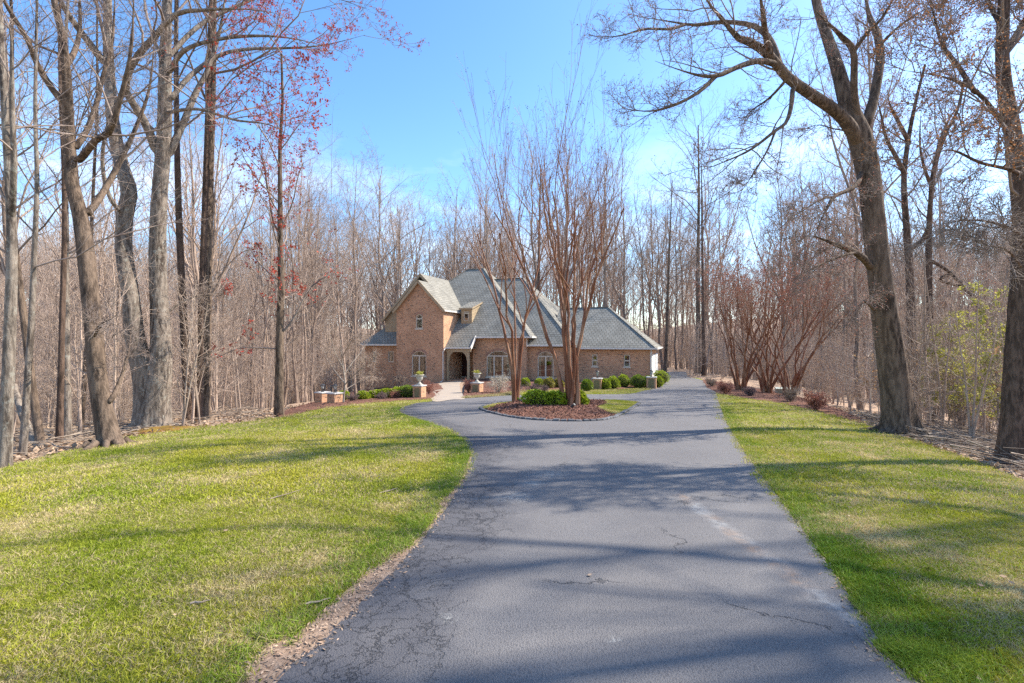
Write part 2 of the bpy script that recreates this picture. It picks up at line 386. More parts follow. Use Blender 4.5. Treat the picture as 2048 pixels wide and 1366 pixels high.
# outlines, from ground points of the photograph
def GP(L_): return np.array([G(*p) for p in L_])
D_left = np.vstack([[(-1.5, -8), (-1.45, 0.5)], GP([(550, 1366), (640, 1288), (780, 1150), (850, 1072), (902, 1000), (932, 950), (941, 908), (930, 886), (903, 866), (860, 847), (815, 833), (798, 823), (806, 815), (832, 807), (868, 803)])])
D_back = GP([(905, 799), (950, 796), (1005, 792), (1060, 789.5), (1120, 789), (1200, 789), (1258, 788), (1292, 781), (1318, 772), (1332, 763), (1337, 757)])
D_right = np.vstack([GP([(1376, 754), (1402, 760), (1421, 770), (1431, 785), (1437, 803), (1450, 838), (1469, 872), (1504, 927), (1562, 1003), (1640, 1110), (1742, 1260), (1830, 1366)]), [(2.35, 0.6), (2.2, -8)]])
far_bend = np.array([(16.2, 51.0), (14.5, 56.0), (17.5, 59.0), (21.0, 54.0)])
D_left_s = catmull(D_left, 90); D_right_s = catmull(D_right, 90); D_back_s = catmull(D_back, 40)
DRIVE = np.vstack([D_left_s, D_back_s, [(16.0, 56)], [(20.5, 57)], D_right_s])
ISLAND = catmull(GP([(962, 817), (985, 827), (1038, 837.5), (1105, 842.5), (1178, 843), (1222, 838), (1250, 825), (1277, 809), (1268, 804), (1225, 803), (1165, 803), (1100, 802.5), (1040, 804), (995, 808)]), 90, True)
LAWN = np.vstack([[(-9, -8), (-9, 1), (-8.8, 5)], GP([(0, 937), (100, 914), (200, 889), (300, 869), (380, 858), (480, 846), (560, 833), (640, 817), (740, 806), (820, 800), (870, 797), (945, 788), (1040, 780), (1180, 776), (1260, 774), (1322, 766), (1340, 757)]),
                  GP([(1400, 757), (1432, 782), (1500, 797), (1560, 805), (1640, 823), (1740, 851), (1850, 892), (1950, 926), (2048, 966)]), [(9.3, 6.5), (9.5, 2), (9.5, -8)]])
LAWN_s = np.vstack([LAWN[:3], catmull(LAWN[3:-3], 130), LAWN[-3:]])
BED_L = catmull(GP([(560, 836), (640, 818), (740, 806.5), (820, 800.5), (872, 797), (876, 786), (852, 778), (800, 774), (740, 776), (690, 786), (630, 803), (580, 818)]), 60, True)
BED_H = np.vstack([catmull(GP([(925, 797.5), (990, 793), (1030, 788), (1060, 783), (1120, 779.5), (1190, 779.5), (1260, 777.5), (1318, 770), (1334, 758)]), 40), [(12.3, 39.4), (7, 42.6), (-3, 46.5), (-4.2, 44.5)]])
BED_W = np.array([G(868, 800), (-4.9, 36.0), (-5.6, 40.0), (-6.6, 43.0), (-9, 44.8), (-14, 47.8), (-14, 42), G(760, 774), G(860, 780)])
BED_R = catmull(GP([(1404, 762), (1432, 785), (1500, 798), (1560, 806.5), (1640, 825), (1720, 846), (1712, 832), (1640, 806), (1580, 790), (1520, 778), (1450, 766), (1420, 760)]), 60, True)
WALK = catmull(np.vstack([GP([(866, 803.5), (905, 800), (930, 798)]), [(-3.4, 32.0), (-3.9, 36.5), (-4.4, 40.5), (-4.65, 43.6), (-6.3, 43.1), (-6.05, 40), (-5.6, 36), (-5.1, 31)]]), 50, True)

# ---------------------------------------------------------------- ground materials
def ground_mats():
    # woodland floor
    m, nt, b = new_mat('leaf_floor'); b.inputs['Roughness'].default_value = 0.95; b.inputs['Specular IOR Level'].default_value = 0.1
    v = coords(nt, 'pos'); f1 = noise(nt, v, 9, 8, 0.7); f2 = noise(nt, v, 0.5, 4, 0.6)
    vo = N(nt, 'TexVoronoi', Scale=11.0); L(nt, v, vo.inputs['Vector'])
    col = mixc(nt, rng_(nt, f1, 0.35, 0.65), (0.24, 0.15, 0.10), (0.46, 0.32, 0.22))
    col = mixc(nt, rng_(nt, vo.outputs['Color'], 0.2, 0.9, 0, 0.6), col, (0.50, 0.37, 0.26))
    col = mixc(nt, rng_(nt, f2, 0.4, 0.7, 0, 0.5), col, (0.30, 0.20, 0.13)); L(nt, col, b.inputs['Base Color'])
    bump(nt, b, f1, 0.9, 0.06); MT['leaf_floor'] = m
    # lawn soil under the blades
    m, nt, b = new_mat('lawn'); b.inputs['Roughness'].default_value = 0.95; b.inputs['Specular IOR Level'].default_value = 0.1
    v = coords(nt, 'pos'); f1 = noise(nt, v, 28, 8, 0.75); f2 = noise(nt, v, 0.9, 5, 0.65); f3 = noise(nt, v, 0.33, 3, 0.6)
    col = mixc(nt, rng_(nt, f1, 0.3, 0.7), (0.12, 0.14, 0.018), (0.28, 0.28, 0.055))
    col = mixc(nt, rng_(nt, f2, 0.46, 0.66, 0, 0.75), col, (0.36, 0.29, 0.14))
    col = mixc(nt, rng_(nt, f3, 0.45, 0.6, 0, 0.4), col, (0.14, 0.20, 0.015)); L(nt, col, b.inputs['Base Color'])
    bump(nt, b, f1, 1.0, 0.03); MT['lawn'] = m
    # mulch
    m, nt, b = new_mat('mulch'); b.inputs['Roughness'].default_value = 0.95; b.inputs['Specular IOR Level'].default_value = 0.1
    v = coords(nt, 'pos'); f1 = noise(nt, v, 22, 8, 0.75); f2 = noise(nt, v, 1.3, 4, 0.6)
    col = mixc(nt, rng_(nt, f1, 0.32, 0.68), (0.09, 0.038, 0.026), (0.26, 0.135, 0.095))
    col = mixc(nt, rng_(nt, f2, 0.45, 0.7, 0, 0.35), col, (0.20, 0.13, 0.09)); L(nt, col, b.inputs['Base Color'])
    bump(nt, b, f1, 1.0, 0.04); MT['mulch'] = m
    # bare soil
    m, nt, b = new_mat('soil'); b.inputs['Roughness'].default_value = 0.95; b.inputs['Specular IOR Level'].default_value = 0.1
    v = coords(nt, 'pos'); f1 = noise(nt, v, 16, 8, 0.75); f2 = noise(nt, v, 2.2, 4, 0.6)
    col = mixc(nt, rng_(nt, f1, 0.3, 0.7), (0.22, 0.135, 0.085), (0.42, 0.30, 0.215))
    col = mixc(nt, rng_(nt, f2, 0.45, 0.62, 0, 0.7), col, (0.33, 0.245, 0.185)); L(nt, col, b.inputs['Base Color'])
    bump(nt, b, f1, 0.9, 0.03); MT['soil'] = m
    # asphalt
    m, nt, b = new_mat('asphalt'); b.inputs['Specular IOR Level'].default_value = 0.35
    v = coords(nt, 'pos'); f1 = noise(nt, v, 130, 3, 0.6); f2 = noise(nt, v, 0.55, 5, 0.6); f3 = noise(nt, v, 6, 5, 0.65)
    vo = N(nt, 'TexVoronoi', Scale=95.0); L(nt, v, vo.inputs['Vector'])
    base = mixc(nt, rng_(nt, f2, 0.3, 0.7), (0.138, 0.125, 0.118), (0.185, 0.170, 0.160))
    base = mixc(nt, rng_(nt, f3, 0.3, 0.75, 0, 0.35), base, (0.12, 0.11, 0.105))
    base = mixc(nt, rng_(nt, f1, 0.35, 0.75, 0, 0.35), base, (0.20, 0.2, 0.205))
    base = mixc(nt, rng_(nt, vo.outputs['Distance'], 0.45, 0.75, 0, 0.4), base, (0.04, 0.04, 0.043))
    # dark sealed band along the broken left edge, cracks growing out of it
    ed = N(nt, 'Attribute', attribute_name='edge').outputs['Fac']
    base = mixc(nt, rng_(nt, math_(nt, 'ADD', ed, rng_(nt, noise(nt, v, 2.2, 4), 0.3, 0.7, -0.25, 0.25)), 0.75, 0.25, 0, 0.5), base, (0.05, 0.05, 0.06))
    ds = N(nt, 'TexNoise', Scale=1.1, Detail=6, Roughness=0.7); L(nt, v, ds.inputs['Vector'])
    va = N(nt, 'VectorMath', operation='MULTIPLY_ADD'); L(nt, ds.outputs['Color'], va.inputs[0]); va.inputs[1].default_value = (0.9, 0.9, 0.9); L(nt, v, va.inputs[2])
    def crack(scale, w, msk):
        vc = N(nt, 'TexVoronoi', feature='DISTANCE_TO_EDGE', Scale=scale); L(nt, va.outputs[0], vc.inputs['Vector'])
        return math_(nt, 'MULTIPLY', rng_(nt, vc.outputs['Distance'], w * 0.3, w, 1, 0), msk)
    nm = noise(nt, v, 0.7, 3, 0.5)
    k1 = crack(2.0, 0.014, rng_(nt, math_(nt, 'ADD', ed, math_(nt, 'MULTIPLY', nm, -1.2)), 0.1, -0.1))
    k2 = crack(0.42, 0.006, rng_(nt, nm, 0.5, 0.58))
    k3 = crack(6.0, 0.03, rng_(nt, math_(nt, 'ADD', ed, math_(nt, 'MULTIPLY', nm, -1.3)), -0.1, -0.25))
    ck = math_(nt, 'MINIMUM', math_(nt, 'ADD', math_(nt, 'ADD', k1, k2), k3), 1.0)
    base = mixc(nt, math_(nt, 'MULTIPLY', ck, 0.65), base, (0.018, 0.018, 0.02))
    # scraped tan streak and pale scuffs
    a = Vector((*G(1350, 985), 0)); e = Vector((*G(1850, 1350), 0)); ax = (e - a).normalized(); ln = (e - a).length; nr = Vector((-ax.y, ax.x, 0))
    wv = N(nt, 'VectorMath', operation='SUBTRACT'); L(nt, v, wv.inputs[0]); wv.inputs[1].default_value = a
    def dot(d):
        q = N(nt, 'VectorMath', operation='DOT_PRODUCT'); L(nt, wv.outputs[0], q.inputs[0]); q.inputs[1].default_value = d; return q.outputs['Value']
    al = dot(ax); ac = math_(nt, 'ABSOLUTE', math_(nt, 'ADD', dot(nr), rng_(nt, noise(nt, v, 2.5, 4), 0, 1, -0.10, 0.10)))
    sm = math_(nt, 'MULTIPLY', rng_(nt, ac, 0.13, 0.03), math_(nt, 'MULTIPLY', rng_(nt, al, -0.05, 0.3), rng_(nt, al, ln + 0.6, ln)))
    sm = math_(nt, 'MULTIPLY', sm, rng_(nt, noise(nt, v, 14, 6, 0.75), 0.38, 0.58))
    sc = mixc(nt, rng_(nt, noise(nt, v, 2.0, 3), 0.42, 0.58), (0.33, 0.325, 0.31), (0.27, 0.17, 0.105))
    base = mixc(nt, math_(nt, 'MULTIPLY', sm, 0.6), base, sc)
    for px, py, r in ((1028, 997, 0.14), (1068, 969, 0.10), (1100, 950, 0.16), (898, 1241, 0.045), (1228, 1287, 0.03), (1200, 1100, 0.02)):
        g = G(px, py); q = N(nt, 'VectorMath', operation='SUBTRACT'); L(nt, v, q.inputs[0]); q.inputs[1].default_value = (g[0], g[1], Tz(*g))
        q2 = N(nt, 'VectorMath', operation='LENGTH'); L(nt, q.outputs[0], q2.inputs[0])
        k = math_(nt, 'MULTIPLY', rng_(nt, q2.outputs['Value'], r * 2.2, r * 0.5), rng_(nt, noise(nt, v, 22, 6, 0.75), 0.46, 0.6))
        base = mixc(nt, math_(nt, 'MULTIPLY', k, 0.55), base, (0.42, 0.41, 0.37))
    L(nt, base, b.inputs['Base Color']); L(nt, rng_(nt, f1, 0.3, 0.7, 0.62, 0.85), b.inputs['Roughness'])
    hgt = math_(nt, 'SUBTRACT', math_(nt, 'ADD', f1, vo.outputs['Distance']), math_(nt, 'MULTIPLY', ck, 2.0))
    bump(nt, b, hgt, 0.75, 0.006); MT['asphalt'] = m
ground_mats()

# ---------------------------------------------------------------- terrain, lawn, drive, beds
def build_terrain():
    def axis(lo, hi, mid0, mid1, fine, coarse):
        a = list(np.arange(mid0, mid1, fine)); s = fine; p = mid1
        while p < hi: a.append(p); s = min(s * 1.25, coarse); p += s
        p = mid0; s = fine
        while p > lo: s = min(s * 1.25, coarse); p -= s; a.insert(0, p)
        return np.array(a)
    xs = axis(-420, 420, -30, 30, 0.6, 18); ys = axis(-60, 520, -8, 60, 0.6, 18)
    X, Y = np.meshgrid(xs, ys); Z = T(X, Y) - 0.02
    ins = inpoly(LAWN_s, X, Y); Z = np.where(ins, Z - 0.12, Z)
    Z = np.where(inpoly(DRIVE, X, Y), np.minimum(Z, T(X, Y) - 0.12), Z)
    dl = dist_line(LAWN_s, X, Y, True)
    Z = Z + np.where(~ins, np.sin(X * 3.1 + np.sin(Y * 2.3)) * np.cos(Y * 2.7) * 0.04 * sstep(0.4, 2.0, dl), 0)
    nx, ny = len(xs), len(ys); i = np.arange(nx * ny).reshape(ny, nx)
    q = np.stack([i[:-1, :-1], i[:-1, 1:], i[1:, 1:], i[1:, :-1]], -1).reshape(-1, 4)
    o = link('ground', np_mesh('ground', np.c_[X.ravel(), Y.ravel(), Z.ravel()], q, 4), 'leaf_floor', None, True); o['kind'] = 'structure'
build_terrain()
sheet('lawn', LAWN_s, 0.0, 0.5, 'lawn')
drive = sheet('driveway', DRIVE, 0.018, 0.3, 'asphalt')
_dv = np.empty(len(drive.data.vertices) * 3, np.float32); drive.data.vertices.foreach_get('co', _dv); _dv = _dv.reshape(-1, 3)
_at = drive.data.attributes.new('edge', 'FLOAT', 'POINT')
_at.data.foreach_set('value', np.clip(dist_line(D_left_s, _dv[:, 0], _dv[:, 1]) / 1.3, 0, 1).astype(np.float32))
def mound(poly, h, w):
    poly = np.asarray(poly)
    return lambda x, y: h * sstep(0, w, dist_line(poly, x, y, True))
sheet('mulch_bed_left', BED_L, 0.012, 0.35, 'mulch', zfun=mound(BED_L, 0.07, 0.8))
sheet('mulch_bed_house', BED_H, 0.012, 0.5, 'mulch', zfun=mound(BED_H, 0.06, 0.8))
sheet('mulch_bed_entry', BED_W, 0.016, 0.6, 'mulch', zfun=mound(BED_W, 0.05, 0.8))
sheet('mulch_bed_right', BED_R, 0.012, 0.4, 'mulch', zfun=mound(BED_R, 0.06, 0.7))
ISL_GRASS = catmull(GP([(1168, 803.2), (1225, 803.6), (1268, 804.5), (1275, 809.5), (1250, 824), (1236, 831), (1212, 826), (1196, 821), (1212, 815), (1208, 807.5)]), 40, True)
ISL_GRASS_L = catmull(GP([(963, 816), (995, 808.5), (1030, 804.5), (1026, 807), (998, 812), (975, 819)]), 24, True)
sheet('mulch_island', ISLAND, 0.03, 0.3, 'mulch', zfun=mound(ISLAND, 0.13, 1.4))
def isl_z(x, y): return 0.03 + mound(ISLAND, 0.13, 1.4)(x, y)
sheet('island_grass', ISL_GRASS, 0.036, 0.3, 'lawn', zfun=mound(ISLAND, 0.135, 1.4))
sheet('island_grass_edge', ISL_GRASS_L, 0.036, 0.3, 'lawn', zfun=mound(ISLAND, 0.135, 1.4))
# bare soil along the near left edge of the drive
def soil_strip():
    e = catmull(D_left[1:10], 70); e = e[(e[:, 1] > 1.2)]
    t = np.gradient(e, axis=0); t /= np.linalg.norm(t, axis=1)[:, None]; n = np.c_[-t[:, 1], t[:, 0]]
    rr = np.random.default_rng(3); d = e[:, 1]
    w = 0.03 + 0.19 * np.exp(-((d - 2.75) / 0.75) ** 2) + 0.12 * np.exp(-((d - 3.9) / 0.5) ** 2) + 0.10 * np.exp(-((d - 6) / 0.6) ** 2)
    w *= 1 + 0.5 * np.convolve(rr.normal(size=len(d) + 4), np.ones(5) / 5, 'valid')
    poly = np.vstack([e + n * -0.02, (e + n * np.maximum(w, 0.03)[:, None])[::-1]])
    sheet('soil_strip', poly, 0.010, 0.09, 'soil', zfun=lambda x, y: 0.006 * (np.sin(x * 31) * np.cos(y * 27) + 1))
    return poly
SOIL = soil_strip()
sheet('walkway', WALK, 0.03, 0.4, 'flag')

# granite setts edging the planted island: each block its own piece
def kerb():
    root = empty('kerb', (*ISLAND[0], Tz(*ISLAND[0]))); root['kind'] = 'structure'
    mb = MB(); mb.box((-0.11, -0.07, -0.08), (0.11, 0.07, 0.065)); proto = mb.build('block', 'kerb_stone', None, bevel=0.015); me = proto.data
    bpy.data.objects.remove(proto)
    P = ISLAND; P2 = np.vstack([P, P[:1]]); seg = np.linalg.norm(np.diff(P2, axis=0), axis=1); cum = np.r_[0, np.cumsum(seg)]
    rr = random.Random(4); s = 0.0
    while s < cum[-1] - 0.1:
        i = min(int(np.searchsorted(cum, s, side='right')) - 1, len(seg) - 1); t = (s - cum[i]) / seg[i]
        p = P2[i] * (1 - t) + P2[i + 1] * t; d = (P2[i + 1] - P2[i]) / seg[i]
        back = (p[1] > 21.8)
        if not back:
            o = bpy.data.objects.new('block', me); COL.objects.link(o); o.parent = root
            o.location = (p[0] - root.location.x, p[1] - root.location.y, Tz(*p) + 0.005 + rr.uniform(-0.012, 0.012) - root.location.z)
            o.rotation_euler = (rr.uniform(-.06, .06), rr.uniform(-.06, .06), math.atan2(d[1], d[0]) + rr.uniform(-.05, .05)); o.scale = (rr.uniform(.85, 1.0), rr.uniform(.9, 1.1), rr.uniform(.9, 1.1))
        s += 0.225
kerb()

# ---------------------------------------------------------------- the house
FL = -1.9; OX, OY = -4.0, 46.0; TH = math.radians(20); TC, TS = math.cos(TH), math.sin(TH)
def hu(px, v):
    k = (px - 1024) / F; return (k * (OY + v * TC) - OX - v * TS) / (TC + k * TS)
def hz_(py, u, v): return CAMZ - (py - 683) / F * (OY - u * TS + v * TC) - FL
def hp(px, py, v): u = hu(px, v); return (u, v, hz_(py, u, v))
def hip(corner, px, py, sgn=-1):
    """ridge end reached by a 45-degree hip from an eave corner, so that it is seen at px, py -> u, v, z, k, pitch"""
    u, v, z = corner; k0 = (px - 1024) / F
    Xa = OX + u * TC + v * TS; Ya = OY - u * TS + v * TC
    k = (Xa - k0 * Ya) / (k0 * (TC - sgn * TS) - (sgn * TC + TS))
    uu, vv = u + sgn * k, v + k; zz = hz_(py, uu, vv)
    return uu, vv, zz, k, (zz - z) / k
house = empty('house', (OX, OY, FL), -TH)
tag(house, 'large brick house with steep grey shingled hip roofs and front gable', 'house')

def wall_with_holes(name, outline, holes, depth=0.14, mat='brick', nrm=(0, -1), reveal=True):
    """outline/holes in (a, z); a runs along direction u when nrm=(0,-1). returns object builder in plane coordinates"""
    pts = [Vector(p) for p in outline]; faces = [list(range(len(outline)))]; k = len(pts)
    edges = []
    for h in holes:
        pts += [Vector(p) for p in h]; edges += [(k + i, k + (i + 1) % len(h)) for i in range(len(h))]; k += len(h)
    r = delaunay_2d_cdt(pts, edges, faces, 1, 1e-5)
    V = [(p.x, p.y) for p in r[0]]; mb = []
    for f in r[2]:
        c = np.mean([V[i] for i in f], axis=0)
        if any(inpoly(np.array(h), np.array([c[0]]), np.array([c[1]]))[0] for h in holes): continue
        mb.append([V[i] for i in f])
    return mb
def put_wall(name, v, tris, holes, parent=house, depth=0.14, mat='brick'):
    m_ = MB()
    for t in tris:
        a = (t[1][0] - t[0][0]) * (t[2][1] - t[0][1]) - (t[2][0] - t[0][0]) * (t[1][1] - t[0][1])
        m_.face([(p[0], v, p[1]) for p in (t if a > 0 else t[::-1])])
    for h in holes:
        for i in range(len(h)):
            p, q = h[i], h[(i + 1) % len(h)]
            m_.face([(p[0], v, p[1]), (q[0], v, q[1]), (q[0], v + depth, q[1]), (p[0], v + depth, p[1])])
    return m_.build(name, mat, parent)
def arch(u0, u1, z0, z1, rise, n=10):
    """opening outline, counter-clockwise, with a segmental arch of the given rise"""
    if rise <= 0: return [(u0, z0), (u1, z0), (u1, z1), (u0, z1)]
    pts = [(u0, z0), (u1, z0)]; hw = (u1 - u0) / 2; cu = (u0 + u1) / 2
    rad = (hw * hw + rise * rise) / (2 * rise); cz = z1 - rad; a0 = math.asin(hw / rad)
    for i in range(n + 1):
        a = a0 - 2 * a0 * i / n; pts.append((cu + rad * math.sin(a), cz + rad * math.cos(a)))
    return pts
def shrink(h, d):
    c = np.mean(h, axis=0); lo = np.min(h, axis=0); hi = np.max(h, axis=0)
    s = ((hi - lo) - 2 * d) / (hi - lo); cc = (hi + lo) / 2
    return [tuple(cc + (np.array(p) - cc) * s) for p in h]
def window(h, v, mull=(), trans=None, curtain=False, fr=0.06, frame_mat='frame_trim', sill=True, lintel=True, label=None):
    fr = fr * 1.4
    """window filling the opening h (u,z outline) set back in a wall at v"""
    root = bpy.data.objects.new('window', None); COL.objects.link(root); root.parent = house
    lo = np.min(h, axis=0); hi = np.max(h, axis=0); root.location = ((lo[0] + hi[0]) / 2, v, lo[1]); off = root.location
    Lc = lambda u, vv, z: (u - off[0], vv - off[1], z - off[2])
    inn = shrink(h, fr); f_ = MB(); n = len(h); y0, y1 = v + 0.055, v + 0.12
    for i in range(n):
        j = (i + 1) % n
        f_.face([Lc(h[i][0], y0, h[i][1]), Lc(h[j][0], y0, h[j][1]), Lc(inn[j][0], y0, inn[j][1]), Lc(inn[i][0], y0, inn[i][1])])
        f_.face([Lc(inn[i][0], y0, inn[i][1]), Lc(inn[j][0], y0, inn[j][1]), Lc(inn[j][0], y1, inn[j][1]), Lc(inn[i][0], y1, inn[i][1])])
    f_.build('frame', frame_mat, root)
    ilo = np.min(inn, axis=0); ihi = np.max(inn, axis=0); ztop = ihi[1]
    if trans is not None:
        b_ = MB(); b_.box(Lc(ilo[0], y0 + 0.004, trans - 0.055), Lc(ihi[0], y1 - 0.004, trans + 0.055)); b_.build('transom_bar', frame_mat, root); ztop = trans - 0.045
    for mu in mull:
        b_ = MB(); b_.box(Lc(mu - 0.065, y0 + 0.006, ilo[1]), Lc(mu + 0.065, y1 - 0.006, ztop)); b_.build('mullion', frame_mat, root)
    # panes: one for each light
    xs = [ilo[0]] + list(mull) + [ihi[0]]
    for a, b2 in zip(xs[:-1], xs[1:]):
        g = MB(); g.face([Lc(a, y1 - 0.02, ilo[1]), Lc(b2, y1 - 0.02, ilo[1]), Lc(b2, y1 - 0.02, ztop), Lc(a, y1 - 0.02, ztop)]); g.build('pane', 'glass', root)
    if trans is not None:
        top = [p for p in inn if p[1] > trans + 0.05]
        g = MB(); g.face([Lc(p[0], y1 - 0.02, p[1]) for p in [(ilo[0], trans + 0.045), (ihi[0], trans + 0.045)] + top]); g.build('pane', 'glass', root)
    if sill:
        s_ = MB(); s_.box(Lc(lo[0] - 0.08, v - 0.06, lo[1] - 0.11), Lc(hi[0] + 0.08, v + 0.05, lo[1] - 0.003)); s_.build('sill', frame_mat if sill != 'brick' else 'brick_soldier', root)
    if curtain:
        for sd in (0, 1):
            me_v = []; w = (ihi[0] - ilo[0]) * 0.17; nn = 14
            for i in range(nn + 1):
                t = i / nn
                for z, sp_ in ((ihi[1], 1.0), (ilo[1] + (ztop - ilo[1]) * 0.5, 0.8), (ilo[1], 1.05)):
                    uu = ilo[0] + w * t * sp_ if sd == 0 else ihi[0] - w * t * sp_
                    me_v.append(Lc(uu, v + 0.22 + 0.035 * math.sin(t * 24), z))
            me = bpy.data.meshes.new('curtain'); me.from_pydata(me_v, [], [(3 * i + k, 3 * i + 3 + k, 3 * i + 4 + k, 3 * i + 1 + k) for i in range(nn) for k in (0, 1)])
            link('curtain', me, 'curtain', root, True)
    if lintel:
        a_ = MB(); top = [p for p in h if p[1] > lo[1] + 0.02]
        top = sorted(top, key=lambda p: p[0])
        if len(top) == 2: pass
        out = []
        cu = (lo[0] + hi[0]) / 2; cz = lo[1] + (hi[1] - lo[1]) * 0.35
        for p in top:
            d = Vector((p[0] - cu, p[1] - cz)).normalized() if len(top) > 2 else Vector((0, 1)); out.append((p[0] + d.x * 0.2, p[1] + d.y * 0.2))
        for i in range(len(top) - 1):
            a, b2, c_, d_ = top[i], top[i + 1], out[i + 1], out[i]
            a_.face([Lc(a[0], v - 0.018, a[1]), Lc(b2[0], v - 0.018, b2[1]), Lc(c_[0], v - 0.018, c_[1]), Lc(d_[0], v - 0.018, d_[1])])
            a_.face([Lc(d_[0], v - 0.018, d_[1]), Lc(c_[0], v - 0.018, c_[1]), Lc(c_[0], v + 0.002, c_[1]), Lc(d_[0], v + 0.002, d_[1])])
        a_.build('brick_arch', 'brick_soldier', root)
    return root
def roof_part(name, polys, th=0.14, mat='shingle', parent=house):
    """roof planes as slabs: top faces shingled, with a short drop at the edges"""
    m_ = MB()
    for p in polys:
        m_.face(p)
    return m_.build(name, mat, parent)
def strip_box(mb, a, b, w, h, up=(0, 0, 1)):
    """a board from a to b, w wide (away), h high"""
    a = Vector(a); b = Vector(b); d = (b - a).normalized(); upv = Vector(up); sd = d.cross(upv).normalized(); upv = sd.cross(d).normalized()
    P = [a - sd * w / 2 - upv * h / 2, a + sd * w / 2 - upv * h / 2, a + sd * w / 2 + upv * h / 2, a - sd * w / 2 + upv * h / 2]
    mb.prism(P[::-1], b - a)

def build_house():
    OV = 0.45
    # ---- main block B
    cB = hp(1062, 673, -OV); rB = hip(cB, 968, 537)          # right-front corner, right ridge end
    uBl = hu(935, rB[1]); kB, pB, zr = rB[3], rB[4], rB[2]
    uBL = uBl - kB; vBb = rB[1] + kB; uR = cB[0]; ze = cB[2]
    print('B', cB, rB, uBl, uBL)
    RR, RL = (rB[0], rB[1], zr), (uBl, rB[1], zr)
    # porch catslide below the main eave
    vP = -1.5
    for _ in range(8):
        uP0, uP1 = hu(889, vP), hu(941, vP); zP = hz_(695, (uP0 + uP1) / 2, vP); vP = -OV - (ze - zP) / pB
    pl = (uP0, vP, zP); pr = (uP1, vP, zP)
    uPr = uP1 + 0.02
    uc = max(uBL, hu(800, -1.75)); tk = (uc - uBL) / kB; zc = ze + tk * (zr - ze); hF, hB = (uc, -OV + tk * kB, zc), (uc, vBb - tk * kB, zc)     # the left end dies into the gable wing
    rf = roof_part('roof_main', [[(uc, -OV, ze), (uR, -OV, ze), RR, RL, hF], [(uR, -OV, ze), (uR, vBb, ze), RR], [(uR, vBb, ze), (uc, vBb, ze), hB, RL, RR], [hB, hF, RL]])
    roof_part('roof_porch', [[pl, (uPr, vP, zP), (uPr, -OV, ze), (uP0, -OV, ze)]])
    # ---- rear block A and garage C
    cA = hp(1150, 690, 0.15); rA = hip(cA, 1047, 556); uAl = hu(985, rA[1])
    cC = hp(1313, 696, 0.45); rC = hip(cC, 1217, 614); uCl = hu(1120, rC[1])
    print('A', cA, rA, 'C', cC, rC, 'porch', pl, pr, 'pB', pB)
    A = lambda *p: p
    roof_part('roof_middle', [[(uAl - rA[3], cA[1], cA[2]), cA, (rA[0], rA[1], rA[2]), (uAl, rA[1], rA[2])], [cA, (cA[0], rA[1] + rA[3], cA[2]), (rA[0], rA[1], rA[2])],
                              [(cA[0], rA[1] + rA[3], cA[2]), (uAl - rA[3], rA[1] + rA[3], cA[2]), (uAl, rA[1], rA[2]), (rA[0], rA[1], rA[2])]])
    kc = rC[3]
    roof_part('roof_garage', [[(uCl, cC[1], cC[2]), cC, (rC[0], rC[1], rC[2]), (uCl, rC[1], rC[2])], [cC, (cC[0], rC[1] + kc, cC[2]), (rC[0], rC[1], rC[2])],
                              [(cC[0], rC[1] + kc, cC[2]), (uCl, rC[1] + kc, cC[2]), (uCl, rC[1], rC[2]), (rC[0], rC[1], rC[2])]])
    # hip ridge caps
    for a, b_ in ((cB, RR), (hF, RL), (RL, RR), (cA, rA[:3]), (cC, rC[:3]), ((rC[0], rC[1], rC[2]), (uCl, rC[1], rC[2])), ((uAl, rA[1], rA[2]), rA[:3])):
        m_ = MB(); strip_box(m_, a, b_, 0.24, 0.05); m_.build('ridge_cap', 'shingle', house)
    # ---- gable wing W
    vw = vP - 0.25; u0, u1 = hu(793, vw), hu(887, vw); vf = vw - 0.3
    pk1 = hp(834, 560, vf); er = hp(888, 620, vf); um = (u0 + u1) / 2 + 0.0
    pw = (pk1[2] - er[2]) / (er[0] - um); el = (um - (er[0] - um), vf, er[2])
    v2 = vw + 1.9; pk2 = hp(840, 547, v2); l2 = hp(763, 641, v2)
    pw2 = (pk2[2] - er[2]) / (er[0] - pk2[0]); vback = vBb - 1
    pwl = (pk2[2] - l2[2]) / (pk2[0] - l2[0])
    print('W', vw, u0, u1, pk1, er, pw, pk2, l2, pw2, pwl)
    roof_part('roof_wing', [[(um, vf, pk1[2]), (um, v2 + 0.15, pk1[2]), (el[0], v2 + 0.15, el[2]), el], [(er[0], vf, er[2]), (er[0], v2 + 0.15, er[2]), (um, v2 + 0.15, pk1[2]), (um, vf, pk1[2])]])
    roof_part('roof_wing_rear', [[(pk2[0], v2, pk2[2]), (pk2[0], vback, pk2[2]), (l2[0], vback, l2[2]), (l2[0], v2, l2[2])], [(er[0], v2, er[2] + 0.004), (er[0], vback, er[2] + 0.004), (pk2[0], vback, pk2[2]), (pk2[0], v2, pk2[2])]])
    # rake boards
    def rake(a, b_, m_='tan_trim', nm='rake_board'):
        q = MB(); strip_box(q, (a[0], a[1] - 0.02, a[2] - 0.11), (b_[0], b_[1] - 0.02, b_[2] - 0.11), 0.05, 0.24); q.build(nm, m_, house)
        q = MB(); strip_box(q, (a[0], a[1] + 0.13, a[2] - 0.17), (b_[0], b_[1] + 0.13, b_[2] - 0.17), 0.28, 0.04); q.build('soffit', m_, house)
    rake((um, vf, pk1[2]), er); rake((um, vf, pk1[2]), el)
    rake((pk2[0], v2, pk2[2]), l2); rake((pk2[0], v2, pk2[2]), (pk2[0] + 1.0, v2, pk2[2] - pw2 * 1.0))
    q = MB(); strip_box(q, (er[0] + 0.03, vf, er[2] - 0.06), (er[0] + 0.03, 2.5, er[2] - 0.06), 0.11, 0.12); q.build('gutter', 'white_trim', house)
